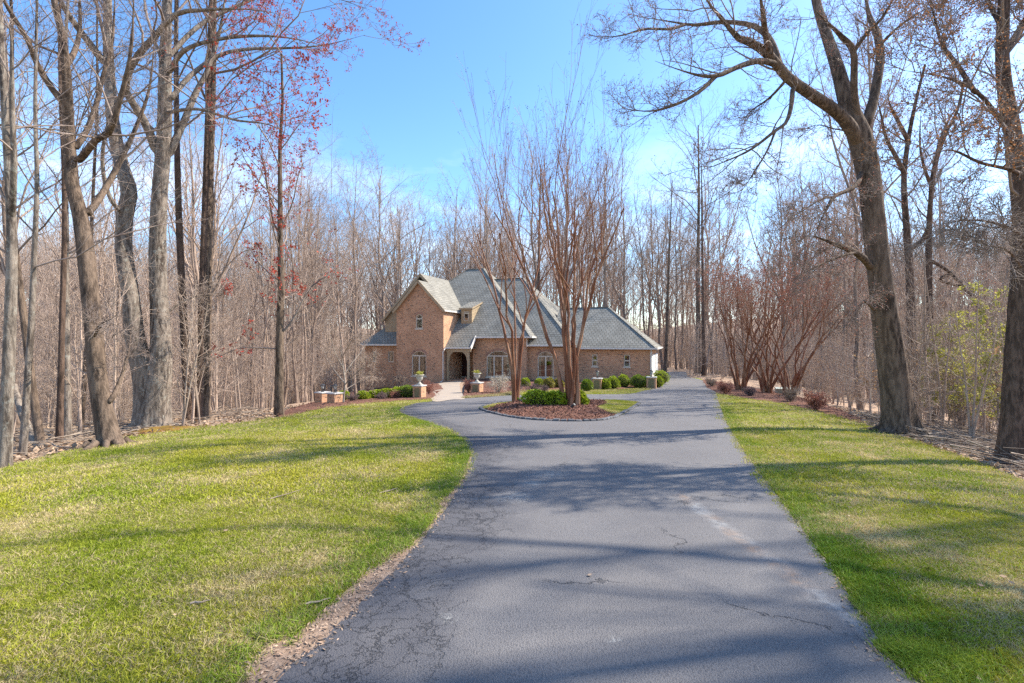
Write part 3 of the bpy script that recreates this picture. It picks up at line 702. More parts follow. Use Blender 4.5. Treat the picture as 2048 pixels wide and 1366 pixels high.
    # brick wing front, opening for two arched windows
    zt = er[2] - 0.2
    w_hi = arch(hu(831.5, vw), hu(845, vw), hz_(657, hu(838, vw), vw), hz_(628, hu(838, vw), vw), 0.2)
    w_lo = arch(hu(823.5, vw), hu(852.5, vw), hz_(752, hu(838, vw), vw), hz_(701.5, hu(838, vw), vw), 0.42)
    zr_ = lambda u: pk1[2] - 0.12 - pw * abs(u - um)
    out = [(u0, -1.9), (u1, -1.9), (u1, zr_(u1)), (um, zr_(um)), (u0, zr_(u0))]
    put_wall('wall_gable', vw, wall_with_holes('', out, [w_hi, w_lo]), [w_hi, w_lo])
    m_ = MB()
    m_.face([(u1, vw, -1.9), (u1, vback, -1.9), (u1, vback, er[2] - 0.1), (u1, vw, zr_(u1))])
    m_.face([(u0, vback, -1.9), (u0, vw, -1.9), (u0, vw, zr_(u0)), (u0, vback, zr_(u0))]); m_.build('wall_gable_side', 'brick', house)
    window(w_hi, vw, trans=hz_(637.5, hu(838, vw), vw)); window(w_lo, vw, mull=((w_lo[0][0] + w_lo[1][0]) / 2,), trans=hz_(711.5, hu(838, vw), vw), curtain=False)
    # brick band course in the gable head
    # tan clapboard wall beside the gable: single boards
    vt = v2 + 0.3; ut = hu(771, vt); zb = hz_(662, ut, vt); zrt = lambda u: l2[2] + pwl * (u - l2[0]) - 0.12
    cb = MB(); cb.face([(ut, vt, zb - 0.6), (u0 + 0.2, vt, zb - 0.6), (u0 + 0.2, vt, zrt(u0 + 0.2)), (ut, vt, zrt(ut))]); cb.face([(ut, vback, zb - 0.6), (ut, vt, zb - 0.6), (ut, vt, zrt(ut)), (ut, vback, zrt(ut))]); wl = cb.build('wall_clapboard', 'tan_trim', house)
    z = zb
    while z < zrt(u0) - 0.15:
        ua = max(ut, l2[0] + (z + 0.16 + 0.12 - l2[2]) / pwl)
        if ua < u0 - 0.1:
            b_ = MB(); b_.prism([(ua, vt - 0.012, z + 0.15), (ua, vt - 0.03, z), (ua, vt, z), (ua, vt, z + 0.15)], (u0 - 0.002 - ua, 0, 0)); b_.build('board', 'tan_trim', wl)
        z += 0.15
    zw0, zw1 = hz_(655, u0, vt), hz_(637, u0, vt); wr = [(u0 - 0.45, zw0), (u0 + 0.1, zw0), (u0 + 0.1, zw1), (u0 - 0.45, zw1)]
    window(wr, vt - 0.1, trans=(zw0 + zw1) / 2, lintel=False, sill=True, frame_mat='white_trim')
    # ---- low left wing
    vl = vw + 1.2; ve = vl - 0.4; cL = hp(717, 688.5, ve)
    uh = ut; kL = uh - cL[0]
    pL = (hz_(649, uh, ve + kL) - cL[2]) / kL; ztl = cL[2] + pL * (vt - ve)
    print('L', cL, kL, pL)
    roof_part('roof_left', [[cL, (u0 + 0.02, ve, cL[2]), (u0 + 0.02, vt, ztl), (uh, vt, ztl), (uh, ve + kL, cL[2] + pL * kL)], [(cL[0], vback, cL[2]), cL, (uh, ve + kL, cL[2] + pL * kL), (uh, vback, cL[2] + pL * kL)]])
    ul = cL[0] + 0.45
    h1 = [(hu(776, vl), hz_(723.5, ul, vl)), (hu(787, vl), hz_(723.5, ul, vl)), (hu(787, vl), hz_(702, ul, vl)), (hu(776, vl), hz_(702, ul, vl))]
    h2 = [(hu(746, vl), hz_(723.5, ul, vl)), (hu(752, vl), hz_(723.5, ul, vl)), (hu(752, vl), hz_(702, ul, vl)), (hu(746, vl), hz_(702, ul, vl))]
    put_wall('wall_left', vl, wall_with_holes('', [(ul, -3.2), (u0, -3.2), (u0, cL[2] + 0.02), (ul, cL[2] + 0.02)], [h1, h2]), [h1, h2])
    m_ = MB(); m_.face([(ul, vback, -3.2), (ul, vl, -3.2), (ul, vl, cL[2]), (ul, vback, cL[2])]); m_.build('wall_left_side', 'brick', house)
    window(h1, vl, lintel=False, sill=False); window(h2, vl, lintel=False, sill=False)
    def gutter(a, b_, nm='gutter', m='white_trim'):
        q = MB(); strip_box(q, a, b_, 0.12, 0.13); q.build(nm, m, house)
        q = MB(); d = 0.4; q.box((a[0], a[1] + 0.03, a[2] - 0.10), (b_[0], a[1] + 0.03 + d, a[2] - 0.07)); q.build('soffit', 'tan_trim', house)
    gutter((cL[0], ve - 0.04, cL[2] - 0.06), (u0 - 0.02, ve - 0.04, cL[2] - 0.06))
    # ---- main block walls
    uB0, uB1 = hu(946, 0.0), hu(1053, 0.0); zBt = ze + 0.12
    big = arch(hu(973, 0), hu(1021, 0), hz_(754, 2.5, 0), hz_(701, 2.5, 0), 0.55)
    put_wall('wall_main', 0.0, wall_with_holes('', [(uB0, -1.2), (uB1, -1.2), (uB1, zBt), (uB0, zBt)], [big]), [big])
    bw = big[1][0] - big[0][0]
    window(big, 0.0, mull=(big[0][0] + bw * 0.31, big[0][0] + bw * 0.66), trans=hz_(712, 2.5, 0), curtain=True)
    m_ = MB(); m_.face([(uB1, 0, -1.2), (uB1, 3, -1.2), (uB1, 3, zBt), (uB1, 0, zBt)]); m_.build('wall_main_side', 'brick', house); m_ = MB(); m_.face([(uB0, 2.2, -1.2), (uB0, 0, -1.2), (uB0, 0, zBt), (uB0, 2.2, zBt)]); m_.build('wall_main_side', 'brick', house)
    gutter((uPr, -OV - 0.04, ze - 0.06), (uR, -OV - 0.04, ze - 0.06))
    q = MB(); strip_box(q, (uR + 0.04, -OV, ze - 0.06), (uR + 0.04, 3, ze - 0.06), 0.12, 0.13); q.build('gutter', 'white_trim', house)
    # middle
    vA = 0.6; uA1 = hu(1152, vA)
    mid = arch(hu(1075, vA), hu(1107, vA), hz_(755, 7, vA), hz_(702.5, 7, vA), 0.42)
    put_wall('wall_middle', vA, wall_with_holes('', [(uB1, -1.2), (uA1, -1.2), (uA1, cA[2] + 0.1), (uB1, cA[2] + 0.1)], [mid]), [mid])
    window(mid, vA, mull=((mid[0][0] + mid[1][0]) / 2,), trans=hz_(713, 7, vA), curtain=True)
    gutter((uB1 + 0.02, 0.15 - 0.04, cA[2] - 0.06), (cA[0] - 0.4, 0.15 - 0.04, cA[2] - 0.06))
    # garage
    vC = 0.9; uC1 = cC[0] - 0.45
    g1 = [(hu(1184, vC), hz_(732.5, 11, vC)), (hu(1195, vC), hz_(732.5, 11, vC)), (hu(1195, vC), hz_(708.5, 11, vC)), (hu(1184, vC), hz_(708.5, 11, vC))]
    g2 = [(hu(1247.5, vC), hz_(733.5, 14, vC)), (hu(1260, vC), hz_(733.5, 14, vC)), (hu(1260, vC), hz_(709, 14, vC)), (hu(1247.5, vC), hz_(709, 14, vC))]
    put_wall('wall_garage', vC, wall_with_holes('', [(uA1 - 0.3, -1.2), (uC1, -1.2), (uC1, cC[2] + 0.1), (uA1 - 0.3, cC[2] + 0.1)], [g1, g2]), [g1, g2])
    window(g1, vC, trans=(g1[0][1] + g1[2][1]) / 2, lintel=False); window(g2, vC, trans=(g2[0][1] + g2[2][1]) / 2, lintel=False)
    vCb = rC[1] + kc - 0.45
    m_ = MB(); m_.face([(uC1, vC, -1.2), (uC1, vCb, -1.2), (uC1, vCb, cC[2] + 0.1), (uC1, vC, cC[2] + 0.1)]); m_.face([(uC1, vCb, -1.2), (uA1, vCb, -1.2), (uA1, vCb, cC[2]), (uC1, vCb, cC[2])]); m_.build('wall_garage_side', 'brick', house)
    for k in range(2):
        y0 = vC + 0.35 + k * (vCb - vC) / 2; y1 = y0 + (vCb - vC) / 2 - 0.5
        d_ = MB(); d_.box((uC1 + 0.005, y0, -0.05), (uC1 + 0.06, y1, 2.45)); gd = d_.build('garage_door', 'white_door', house)
        for r_ in range(4):
            for c_ in range(4):
                p_ = MB(); ww = (y1 - y0) / 4; p_.box((uC1 + 0.061, y0 + c_ * ww + 0.08, 0.06 + r_ * 0.6), (uC1 + 0.075, y0 + (c_ + 1) * ww - 0.08, 0.52 + r_ * 0.6)); p_.build('panel', 'white_door', gd)
    q = MB(); q.box((uC1 + 0.004, vC - 0.002, -0.3), (uC1 + 0.05, vC + 0.28, cC[2])); q.build('corner_trim', 'white_door', house)
    gutter((uA1 + 0.25, 0.45 - 0.04, cC[2] - 0.06), (cC[0], 0.45 - 0.04, cC[2] - 0.06))
    q = MB(); strip_box(q, (cC[0] + 0.04, 0.45, cC[2] - 0.06), (cC[0] + 0.04, rC[1] + kc, cC[2] - 0.06), 0.12, 0.13); q.build('gutter', 'white_trim', house)
    q = MB(); q.box((uC1, 0.9, cC[2] - 0.11), (cC[0], vCb, cC[2] - 0.08)); q.build('soffit', 'tan_trim', house)
    # ---- rear closing walls, so that the rooms are dark
    m_ = MB(); zb_ = 2.4
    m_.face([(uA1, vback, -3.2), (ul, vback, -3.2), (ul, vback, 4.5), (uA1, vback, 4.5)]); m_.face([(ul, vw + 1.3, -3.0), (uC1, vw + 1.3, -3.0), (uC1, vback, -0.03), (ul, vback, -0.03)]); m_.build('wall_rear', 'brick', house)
    m_ = MB(); m_.face([(uC1 - 0.1, 3.6, -1.2), (ul + 0.1, 3.6, -1.2), (ul + 0.1, 3.6, 3.0), (uC1 - 0.1, 3.6, 3.0)][::-1]); m_.build('room_wall', 'room_shade', house)
    # ---- porch: floor, steps, posts, brackets, beam, door
    up0, up1 = u1, uB0
    q = MB(); q.box((up0, vP + 0.15, -0.6), (up1 + 0.0, 2.3, 0.0)); q.build('porch_floor', 'brick', house)
    for k in range(3):
        q = MB(); q.box((up0 + 0.06, vP + 0.15 - 0.34 * (k + 1), -0.75), (up1 - 0.35 + 0.12 * k, vP + 0.15 - 0.34 * k - 0.003, -0.13 * (k + 1))); q.build('step', 'brick', house, bevel=0.012)
    vD = 2.0
    dr = arch(hu(921.5, vD), hu(935.5, vD), 0.02, hz_(703, 0, vD), 0.42)
    put_wall('wall_entry', vD, wall_with_holes('', [(up0, -0.3), (up1, -0.3), (up1, zP + 1.6), (up0, zP + 1.6)], [dr]), [dr], mat='brick')
    door = bpy.data.objects.new('door', None); COL.objects.link(door); door.parent = house; door.location = ((dr[0][0] + dr[1][0]) / 2, vD, 0.02)
    q = MB(); q.prism([(p[0] - door.location.x, 0.08, p[1] - 0.02) for p in shrink(dr, 0.05)], (0, 0.05, 0)); q.build('leaf', 'door_wood', door)
    q = MB(); s_ = shrink(dr, 0.07)
    for i in range(len(dr)):
        j = (i + 1) % len(dr); q.face([(dr[i][0] - door.location.x, 0.03, dr[i][1] - 0.02), (dr[j][0] - door.location.x, 0.03, dr[j][1] - 0.02), (s_[j][0] - door.location.x, 0.03, s_[j][1] - 0.02), (s_[i][0] - door.location.x, 0.03, s_[i][1] - 0.02)])
    q.build('frame', 'frame_trim', door)
    for zz in (0.95, 1.15): q = MB(); q.lathe([(0.001, -0.04), (0.035, -0.02), (0.035, 0.02), (0.001, 0.04)], 8, (-0.24, 0.03, zz)); q.build('handle', 'brass', door)
    q = MB(); q.box((up0 + 0.05, vP + 0.1, zP - 0.42), (uP1 - 0.03, vP + 0.3, zP - 0.1)); q.build('porch_beam', 'tan_trim', house)
    q = MB(); q.box((up0 + 0.05, vP + 0.3, zP - 0.14), (uP1 - 0.03, vD, zP - 0.1)); q.build('porch_ceiling', 'tan_trim', house)
    q = MB(); strip_box(q, (uP0, vP - 0.04, zP - 0.05), (uP1, vP - 0.04, zP - 0.05), 0.11, 0.12); q.build('gutter', 'white_trim', house)
    # white raked end board of the porch roof
    q = MB(); strip_box(q, (uPr + 0.02, vP, zP - 0.08), (uPr + 0.02, -OV + 0.1, ze + 0.02), 0.05, 0.3); q.build('rake_board', 'white_trim', house)
    for ux, sg in ((hu(896, vP + 0.2), 1), (hu(937, vP + 0.2), -1)):
        q = MB(); q.box((ux - 0.1, vP + 0.1, 0.0), (ux + 0.1, vP + 0.3, zP - 0.42)); post = q.build('post', 'tan_trim', house, bevel=0.012)
        # curved timber bracket
        pr_ = []; n = 9; w_, h_ = 0.42, 0.78; zt_ = zP - 0.425
        for i in range(n + 1):
            a = PI / 2 * i / n; pr_.append((ux + sg * (0.1 + w_ - w_ * math.sin(a) * 0.86), vP + 0.14, zt_ - 0.1 - (h_ - 0.12) * (1 - math.cos(a)) ** 0.9))
        poly = [(ux + sg * 0.1, vP + 0.14, zt_), (ux + sg * (0.1 + w_), vP + 0.14, zt_)] + pr_ + [(ux + sg * 0.13, vP + 0.14, zt_ - h_), (ux + sg * 0.1, vP + 0.14, zt_ - h_)]
        q = MB(); q.prism(poly if sg < 0 else poly[::-1], (0, 0.12, 0)); q.build('bracket', 'tan_trim', house)
    q = MB(); q.lathe([(0.001, 0.0), (0.09, 0.03), (0.1, 0.1), (0.04, 0.18), (0.001, 0.2)], 12, (hu(923, 0.4), 0.4, zP - 0.42)); q.build('porch_lamp', 'lamp_glass', house)
    # downspouts
    def spout(pts): q = MB(); q.tube(pts, 0.045, 8); q.build('downspout', 'white_trim', house)
    spout([(u1 + 0.10, vw + 0.12, zP - 0.1), (u1 + 0.08, vw - 0.06, zP - 0.25), (u1 - 0.02, vw - 0.07, zP - 0.4), (u1 - 0.02, vw - 0.07, 0.1), (u1 - 0.1, vw - 0.12, -0.1), (u1 - 0.45, vw - 0.6, -0.42)])
    spout([(uC1 - 0.02, 0.55, cC[2] - 0.12), (uC1 - 0.04, 0.84, cC[2] - 0.4), (uC1 - 0.04, 0.84, -0.2)])
    spout([(uB1 + 0.05, -0.35, ze - 0.12), (uB1 + 0.06, -0.06, ze - 0.4), (uB1 + 0.06, -0.06, ze - 0.9)])
    # ---- dormer
    vdm = 0.0
    for _ in range(10):
        uu = hu(932.5, vdm); zz = hz_(647, uu, vdm); vdm = -OV + (zz - ze) / pB
    ua, ub = hu(922.5, vdm), hu(943.5, vdm); z0 = ze + pB * (vdm + OV); z1 = hz_(616, ub, vdm)
    rise = 0.30; vend = vdm + (z1 - z0) / (pB - rise); zend = z1 + rise * (vend - vdm)
    dm = bpy.data.objects.new('dormer', None); COL.objects.link(dm); dm.parent = house; dm.location = ((ua + ub) / 2, vdm, z0)
    D_ = lambda u, v, z: (u - dm.location.x, v - dm.location.y, z - dm.location.z)
    wu0, wu1 = hu(928, vdm), hu(937, vdm); wz0, wz1 = hz_(641, ub, vdm), hz_(623, ub, vdm)
    q = MB()
    for a in ((ua, wu0), (wu1, ub)): q.box(D_(a[0], vdm, z0 - 0.1), D_(a[1], vdm + 0.08, z1))
    q.box(D_(wu0 + 0.002, vdm + 0.002, z0 - 0.1), D_(wu1 - 0.002, vdm + 0.08, wz0)); q.box(D_(wu0 + 0.002, vdm + 0.002, wz1), D_(wu1 - 0.002, vdm + 0.08, z1)); q.build('front', 'tan_trim', dm)
    q = MB()
    for uu in (ua, ub): q.face([D_(uu, vdm, z0 - 0.1), D_(uu, vend, zend), D_(uu, vdm, z1)], flip=(uu == ua))
    q.build('cheek', 'tan_trim', dm)
    z = z0
    while z < z1 + 0.3:
        va_ = vdm if z < z1 else vdm + (z - z1) / rise; vb_ = vdm + (z + 0.06 - z0) / pB
        if vb_ > va_ + 0.1: q = MB(); q.prism([D_(ub, va_, z), D_(ub + 0.025, va_, z), D_(ub + 0.008, va_, z + 0.14), D_(ub, va_, z + 0.14)], (0, vb_ - va_, 0)); q.build('clapboard', 'tan_trim', dm)
        z += 0.145
    q = MB(); e_ = 0.16; q.face([D_(ua - e_, vdm - 0.2, z1 + 0.02), D_(ub + e_, vdm - 0.2, z1 + 0.02), D_(ub + e_, vend + 0.3, zend + 0.17), D_(ua - e_, vend + 0.3, zend + 0.17)]); q.build('roof', 'shingle', dm)
    q = MB(); q.box(D_(ua - e_, vdm - 0.2, z1 - 0.14), D_(ub + e_, vdm - 0.15, z1 + 0.015)); strip_box(q, D_(ub + e_ - 0.02, vdm - 0.2, z1 - 0.06), D_(ub + e_ - 0.02, vend + 0.2, zend + 0.06), 0.04, 0.14); q.build('fascia', 'tan_trim', dm)
    q = MB(); w_ = 0.05
    for a, b_ in (((wu0, wz0), (wu1, wz0 + w_)), ((wu0, wz1 - w_), (wu1, wz1)), ((wu0, wz0 + w_), (wu0 + w_, wz1 - w_)), ((wu1 - w_, wz0 + w_), (wu1, wz1 - w_))): q.box(D_(a[0], vdm - 0.015, a[1]), D_(b_[0], vdm + 0.06, b_[1]))
    q.build('window_frame', 'frame_trim', dm)
    q = MB(); q.face([D_(wu0, vdm + 0.04, wz0), D_(wu1, vdm + 0.04, wz0), D_(wu1, vdm + 0.04, wz1), D_(wu0, vdm + 0.04, wz1)]); q.build('pane', 'glass', dm)
    # vent pipe
build_house()

# ---------------------------------------------------------------- plants: growth
def resample(P, R_, n):
    P = np.asarray(P, float); s = np.r_[0, np.cumsum(np.linalg.norm(np.diff(P, axis=0), axis=1))]; s /= s[-1]
    Q = catmull(P, 60); sq = np.r_[0, np.cumsum(np.linalg.norm(np.diff(Q, axis=0), axis=1))]; sq /= sq[-1]
    t = np.linspace(0, 1, n)
    out = np.stack([np.interp(t, sq, Q[:, k]) for k in range(3)], 1)
    u = np.linspace(0, 1, len(P)); uq = np.interp(t, sq, np.linspace(0, 1, 60))
    return out, np.interp(uq, u, np.asarray(R_, float))
def grow(P, Rd, rng, n, t0=0.2, t1=1.0, ang=45, asd=12, ratio=0.5, taper=0.6, rr=0.6, rl=0.02, rmin=0.004, npts=5, wig=0.12, up=0.0, trop=0.0, lmin=0.15, lmax=99, droop=0.0, tip=0.35):
    """children on every polyline of P (k,m,3): n of them each (array or number)"""
    k, m_, _ = P.shape
    cnt = np.broadcast_to(np.asarray(n), (k,)); cnt = np.floor(cnt + rng.random(k)).astype(int)
    idx = np.repeat(np.arange(k), cnt); q = len(idx)
    if q == 0: return np.zeros((0, npts, 3)), np.zeros((0, npts))
    first = np.r_[0, np.cumsum(cnt)[:-1]]; order = np.arange(q) - first[idx]
    t = t0 + (t1 - t0) * (order + rng.random(q)) / np.maximum(cnt[idx], 1)
    x = np.clip(t, 0, 0.9999) * (m_ - 1); i = x.astype(int); fr = (x - i)[:, None]
    a = P[idx, i]; b_ = P[idx, i + 1]; pos = a * (1 - fr) + b_ * fr
    tan = b_ - a; tan /= np.linalg.norm(tan, axis=1)[:, None] + 1e-9
    r = Rd[idx, i] * (1 - fr[:, 0]) + Rd[idx, i + 1] * fr[:, 0]
    plen = np.linalg.norm(np.diff(P, axis=1), axis=2).sum(1)[idx]
    az = order * 2.4 + rng.normal(0, 0.7, q) + rng.random(k)[idx] * 6.28
    ref = np.where(np.abs(tan[:, 2:3]) < 0.9, np.array([[0, 0, 1.0]]), np.array([[1.0, 0, 0]]))
    e1 = np.cross(tan, ref); e1 /= np.linalg.norm(e1, axis=1)[:, None]; e2 = np.cross(tan, e1)
    perp = e1 * np.cos(az)[:, None] + e2 * np.sin(az)[:, None]
    an = np.radians(np.clip(rng.normal(ang, asd, q), 8, 100))[:, None]
    d = np.cos(an) * tan + np.sin(an) * perp; d[:, 2] += up; d /= np.linalg.norm(d, axis=1)[:, None]
    ln = np.clip(plen * ratio * (1 - taper * t) * rng.uniform(0.6, 1.25, q), lmin, lmax)
    r0 = np.maximum(np.minimum(r * rr, ln * rl), rmin)
    st = (ln / (npts - 1))[:, None]; out = np.empty((q, npts, 3)); out[:, 0] = pos; p = pos.copy()
    for s in range(1, npts):
        d = d + rng.normal(0, wig, (q, 3)); d[:, 2] += trop - droop * s / npts; d /= np.linalg.norm(d, axis=1)[:, None]
        p = p + d * st; out[:, s] = p
    rad = r0[:, None] * np.linspace(1, tip, npts)[None, :]
    return out, np.maximum(rad, rmin * 0.6)
def tubes(parts, flare=None, rough=0.0, rng=None):
    """parts: list of (P,R,sides) -> verts, quads"""
    Vs, Fs, off = [], [], 0
    for P, Rd, sd in parts:
        k, n, _ = P.shape
        if k == 0: continue
        t = np.gradient(P, axis=1); t /= np.linalg.norm(t, axis=2)[..., None] + 1e-9
        ref = np.where(np.abs(t[:, :, 2:3]) < 0.85, np.array([0, 0, 1.0]), np.array([0.0, 1.0, 0.0])) if sd < 6 else None
        if sd >= 6:      # steady frame for thick limbs
            mean = P[:, -1] - P[:, 0]; mean /= np.linalg.norm(mean, axis=1)[:, None] + 1e-9
            rf = np.where(np.abs(mean[:, 2:3]) < 0.8, np.array([[0, 0, 1.0]]), np.array([[0.0, 1.0, 0.0]])); ref = np.repeat(rf[:, None, :], n, 1)
        e1 = np.cross(t, ref); e1 /= np.linalg.norm(e1, axis=2)[..., None] + 1e-9; e2 = np.cross(t, e1)
        a = 2 * PI * np.arange(sd) / sd
        rad = np.repeat(Rd[:, :, None], sd, 2)
        if rough and sd >= 8:
            ph = np.linspace(0, 1, n)[None, :, None] * 40
            rad = rad * (1 + rough * (np.sin(3 * a[None, None, :] + ph * 0.21) * 0.5 + np.sin(5 * a[None, None, :] - ph * 0.33 + 2) * 0.5 + np.sin(2 * a[None, None, :] + ph * 0.5) * 0.6))
            rg = np.random.default_rng(int(abs(P[0, 0, 0]) * 1000) % 9973); nn = rg.normal(0, 1, (k, n, sd)); nn = (nn + np.roll(nn, 1, 2) + np.roll(nn, 1, 1) + np.roll(nn, -1, 1)) / 2
            rad = rad * (1 + rough * 0.55 * nn)
        if flare and sd >= 8:
            h = np.linalg.norm(P - P[:, :1], axis=2)[:, :, None]
            rad = rad * (1 + flare[0] * np.exp(-h / flare[1]) * (1 + 0.55 * np.sin(flare[2] * a[None, None, :] + 1.0) + 0.25 * np.sin((flare[2] + 2) * a + 2)[None, None, :]))
        V = P[:, :, None, :] + rad[..., None] * (e1[:, :, None, :] * np.cos(a)[None, None, :, None] + e2[:, :, None, :] * np.sin(a)[None, None, :, None])
        base = off + (np.arange(k) * n * sd)[:, None, None] + (np.arange(n - 1) * sd)[None, :, None]
        j = np.arange(sd); j2 = (j + 1) % sd
        q = np.stack([base + j2, base + j, base + sd + j, base + sd + j2], -1).reshape(-1, 4)
        Vs.append(V.reshape(-1, 3)); Fs.append(q); off += k * n * sd
    return np.vstack(Vs), np.vstack(Fs)
def flakes(pts, size, rng, n=1, spread=0.05, aspect=1.6, up=0.0):
    """small leaf-shaped quads about pts"""
    P = np.repeat(pts, n, 0) + rng.normal(0, spread, (len(pts) * n, 3)); q = len(P)
    a = rng.normal(size=(q, 3)); a[:, 2] += up; a /= np.linalg.norm(a, axis=1)[:, None]
    b_ = np.cross(a, rng.normal(size=(q, 3))); b_ /= np.linalg.norm(b_, axis=1)[:, None]
    s = size * rng.uniform(0.6, 1.3, q)[:, None]; a = a * s * aspect; b_ = b_ * s * 0.5
    V = np.stack([P, P + a * 0.5 + b_, P + a, P + a * 0.5 - b_], 1).reshape(-1, 3)
    return V, np.arange(q * 4).reshape(-1, 4)
def pick(P, t_lo, frac, rng):
    k, n, _ = P.shape; q = int(k * frac)
    if q == 0: return np.zeros((0, 3))
    i = rng.choice(k, q, replace=q > k); t = rng.uniform(t_lo, 1, q) * (n - 1); j = np.minimum(t.astype(int), n - 2); f = (t - j)[:, None]
    return P[i, j] * (1 - f) + P[i, j + 1] * f
def plant_obj(name, base, parts, label=None, cat=None, group=None, rz=0.0):
    """parts: list of (name, V, F, nper, material, smooth) given in world or local space; base is subtracted"""
    e = empty(name, base, 0.0); tag(e, label, cat, group); b_ = np.asarray(base, float)
    for nm, V, Fc, npv, mat, sm in parts:
        if len(V) == 0: continue
        o = link(nm, np_mesh(nm, V - b_, Fc, npv), mat, e, sm)
        if nm in ('seed_heads', 'buds'): o['kind'] = 'stuff'
    return e

# ---------------------------------------------------------------- woodland prototypes (shared by many trees)
def wood_proto(seed, H, r, clear, fork=False, dens=1.0, lean=0.03, bud=None, spreadf=1.0, twig=1.0):
    rng = np.random.default_rng(seed)
    n = 15; z = np.linspace(0, H, n); w = np.cumsum(rng.normal(0, 0.018 * H / n * 4, (n, 2)), 0); w -= w[0]
    ln = rng.normal(0, lean, 2)
    P = np.stack([w[:, 0] + ln[0] * z, w[:, 1] + ln[1] * z, z - 0.3], 1)
    Rr = r * (1 - 0.88 * (z / H) ** 0.9) * (1 + 0.35 * np.exp(-z / 0.5))
    st = [P[None]]; sr = [Rr[None]]
    if fork:
        i = int(n * rng.uniform(0.35, 0.5)); p0 = P[i]; a = rng.uniform(0, 6.28); L_ = H - z[i]; t = np.linspace(0, 1, n)
        off = np.stack([np.cos(a) * L_ * 0.28 * t ** 0.8, np.sin(a) * L_ * 0.28 * t ** 0.8, L_ * 0.93 * t], 1); off[:, :2] += np.cumsum(rng.normal(0, 0.05, (n, 2)), 0)
        st.append((p0 + off)[None]); sr.append((Rr[i] * 0.75 * (1 - 0.88 * t))[None])
    S = np.concatenate(st); SR = np.concatenate(sr)
    b1, r1 = grow(S, SR, rng, np.array([18 * dens] + [12 * dens] * (len(S) - 1)), t0=clear, t1=0.97, ang=44, asd=13, ratio=0.40 * spreadf, taper=0.6, rr=0.55, rl=0.013, npts=8, wig=0.15, up=0.25, trop=0.09, rmin=0.012)
    tl, tlr = grow(S[:1], SR[:1], rng, 5, t0=clear * 0.35, t1=clear, ang=70, asd=12, ratio=0.12, rr=0.25, rl=0.012, npts=8, wig=0.2, up=0.1, rmin=0.01)
    b1 = np.concatenate([b1, tl]); r1 = np.concatenate([r1, tlr])
    b2, r2 = grow(b1, r1, rng, 7 * twig ** .5, t0=0.2, ang=42, asd=14, ratio=0.5, taper=0.55, rr=0.6, rl=0.012, npts=5, wig=0.15, up=0.15, trop=0.04, rmin=0.009)
    b3, r3 = grow(b2, r2, rng, 4.2 * twig, t0=0.15, ang=40, asd=15, ratio=0.52, taper=0.5, rr=0.7, rl=0.012, npts=4, wig=0.15, up=0.1, trop=0.03, rmin=0.0075)
    b4, r4 = grow(b3, r3, rng, 2.0 * twig, t0=0.2, ang=38, asd=14, ratio=0.65, taper=0.4, npts=3, wig=0.15, up=0.08, rmin=0.0055, lmin=0.25)
    parts = [('trunk', *tubes([(S, SR, 9)], rough=0.02), 4, 'bark_wood', True), ('crown', *tubes([(b1, r1, 5), (b2, r2, 3), (b3, r3, 3), (b4, r4, 3)]), 4, 'twig', False)]
    if bud:
        pt = pick(b4, 0.3, bud[1], rng); V, Fc = flakes(pt, bud[2], rng, 2, 0.05); parts.append(('blossoms', V, Fc, 4, bud[0], False))
    return parts
WOOD = {}
def proto_meshes(key, parts):
    L_ = []
    for nm, V, Fc, npv, mat, sm in parts:
        me = np_mesh(nm, V, Fc, npv); me.materials.append(MT[mat])
        if sm: me.polygons.foreach_set('use_smooth', np.ones(len(me.polygons), bool))
        L_.append((nm, me))
    WOOD[key] = L_
proto_meshes('slim_a', wood_proto(11, 24, 0.17, 0.40))
proto_meshes('slim_b', wood_proto(12, 22, 0.14, 0.35))
proto_meshes('slim_c', wood_proto(13, 20, 0.12, 0.30, lean=0.05))
proto_meshes('tall_a', wood_proto(14, 27, 0.27, 0.45, dens=1.1))
proto_meshes('tall_b', wood_proto(15, 26, 0.24, 0.38, fork=True))
proto_meshes('fork_a', wood_proto(16, 23, 0.20, 0.33, fork=True))
proto_meshes('fork_b', wood_proto(17, 21, 0.22, 0.28, fork=True, spreadf=1.3))
proto_meshes('red_a', wood_proto(18, 21, 0.15, 0.25, dens=1.2, bud=('red_bud', 0.5, 0.045)))
proto_meshes('pink_a', wood_proto(19, 17, 0.12, 0.22, dens=1.1, bud=('pink_bud', 0.35, 0.045)))
proto_meshes('open_a', wood_proto(23, 25, 0.34, 0.30, fork=True, dens=.7, spreadf=1.45, twig=.3))  # sparse twigs, shaped so the unseen trees cast streaked shadows
proto_meshes('open_b', wood_proto(24, 26, 0.30, 0.35, fork=True, dens=.65, spreadf=1.35, twig=.3))
_RT = random.Random(5)
def place_wood(key, name, x, y, sc, label, group, rz=None, tilt=(0, 0), zs=1.0):
    e = empty(name, (x, y, Tz(x, y)), _RT.uniform(0, 6.28) if rz is None else rz); e.scale = (sc, sc, sc * zs)
    e.rotation_euler = (tilt[0] + _RT.gauss(0, 0.045), tilt[1] + _RT.gauss(0, 0.045), e.rotation_euler.z)
    tag(e, label, 'tree', group)
    for nm, me in WOOD[key]:
        o = bpy.data.objects.new(nm, me); COL.objects.link(o); o.parent = e
    return e

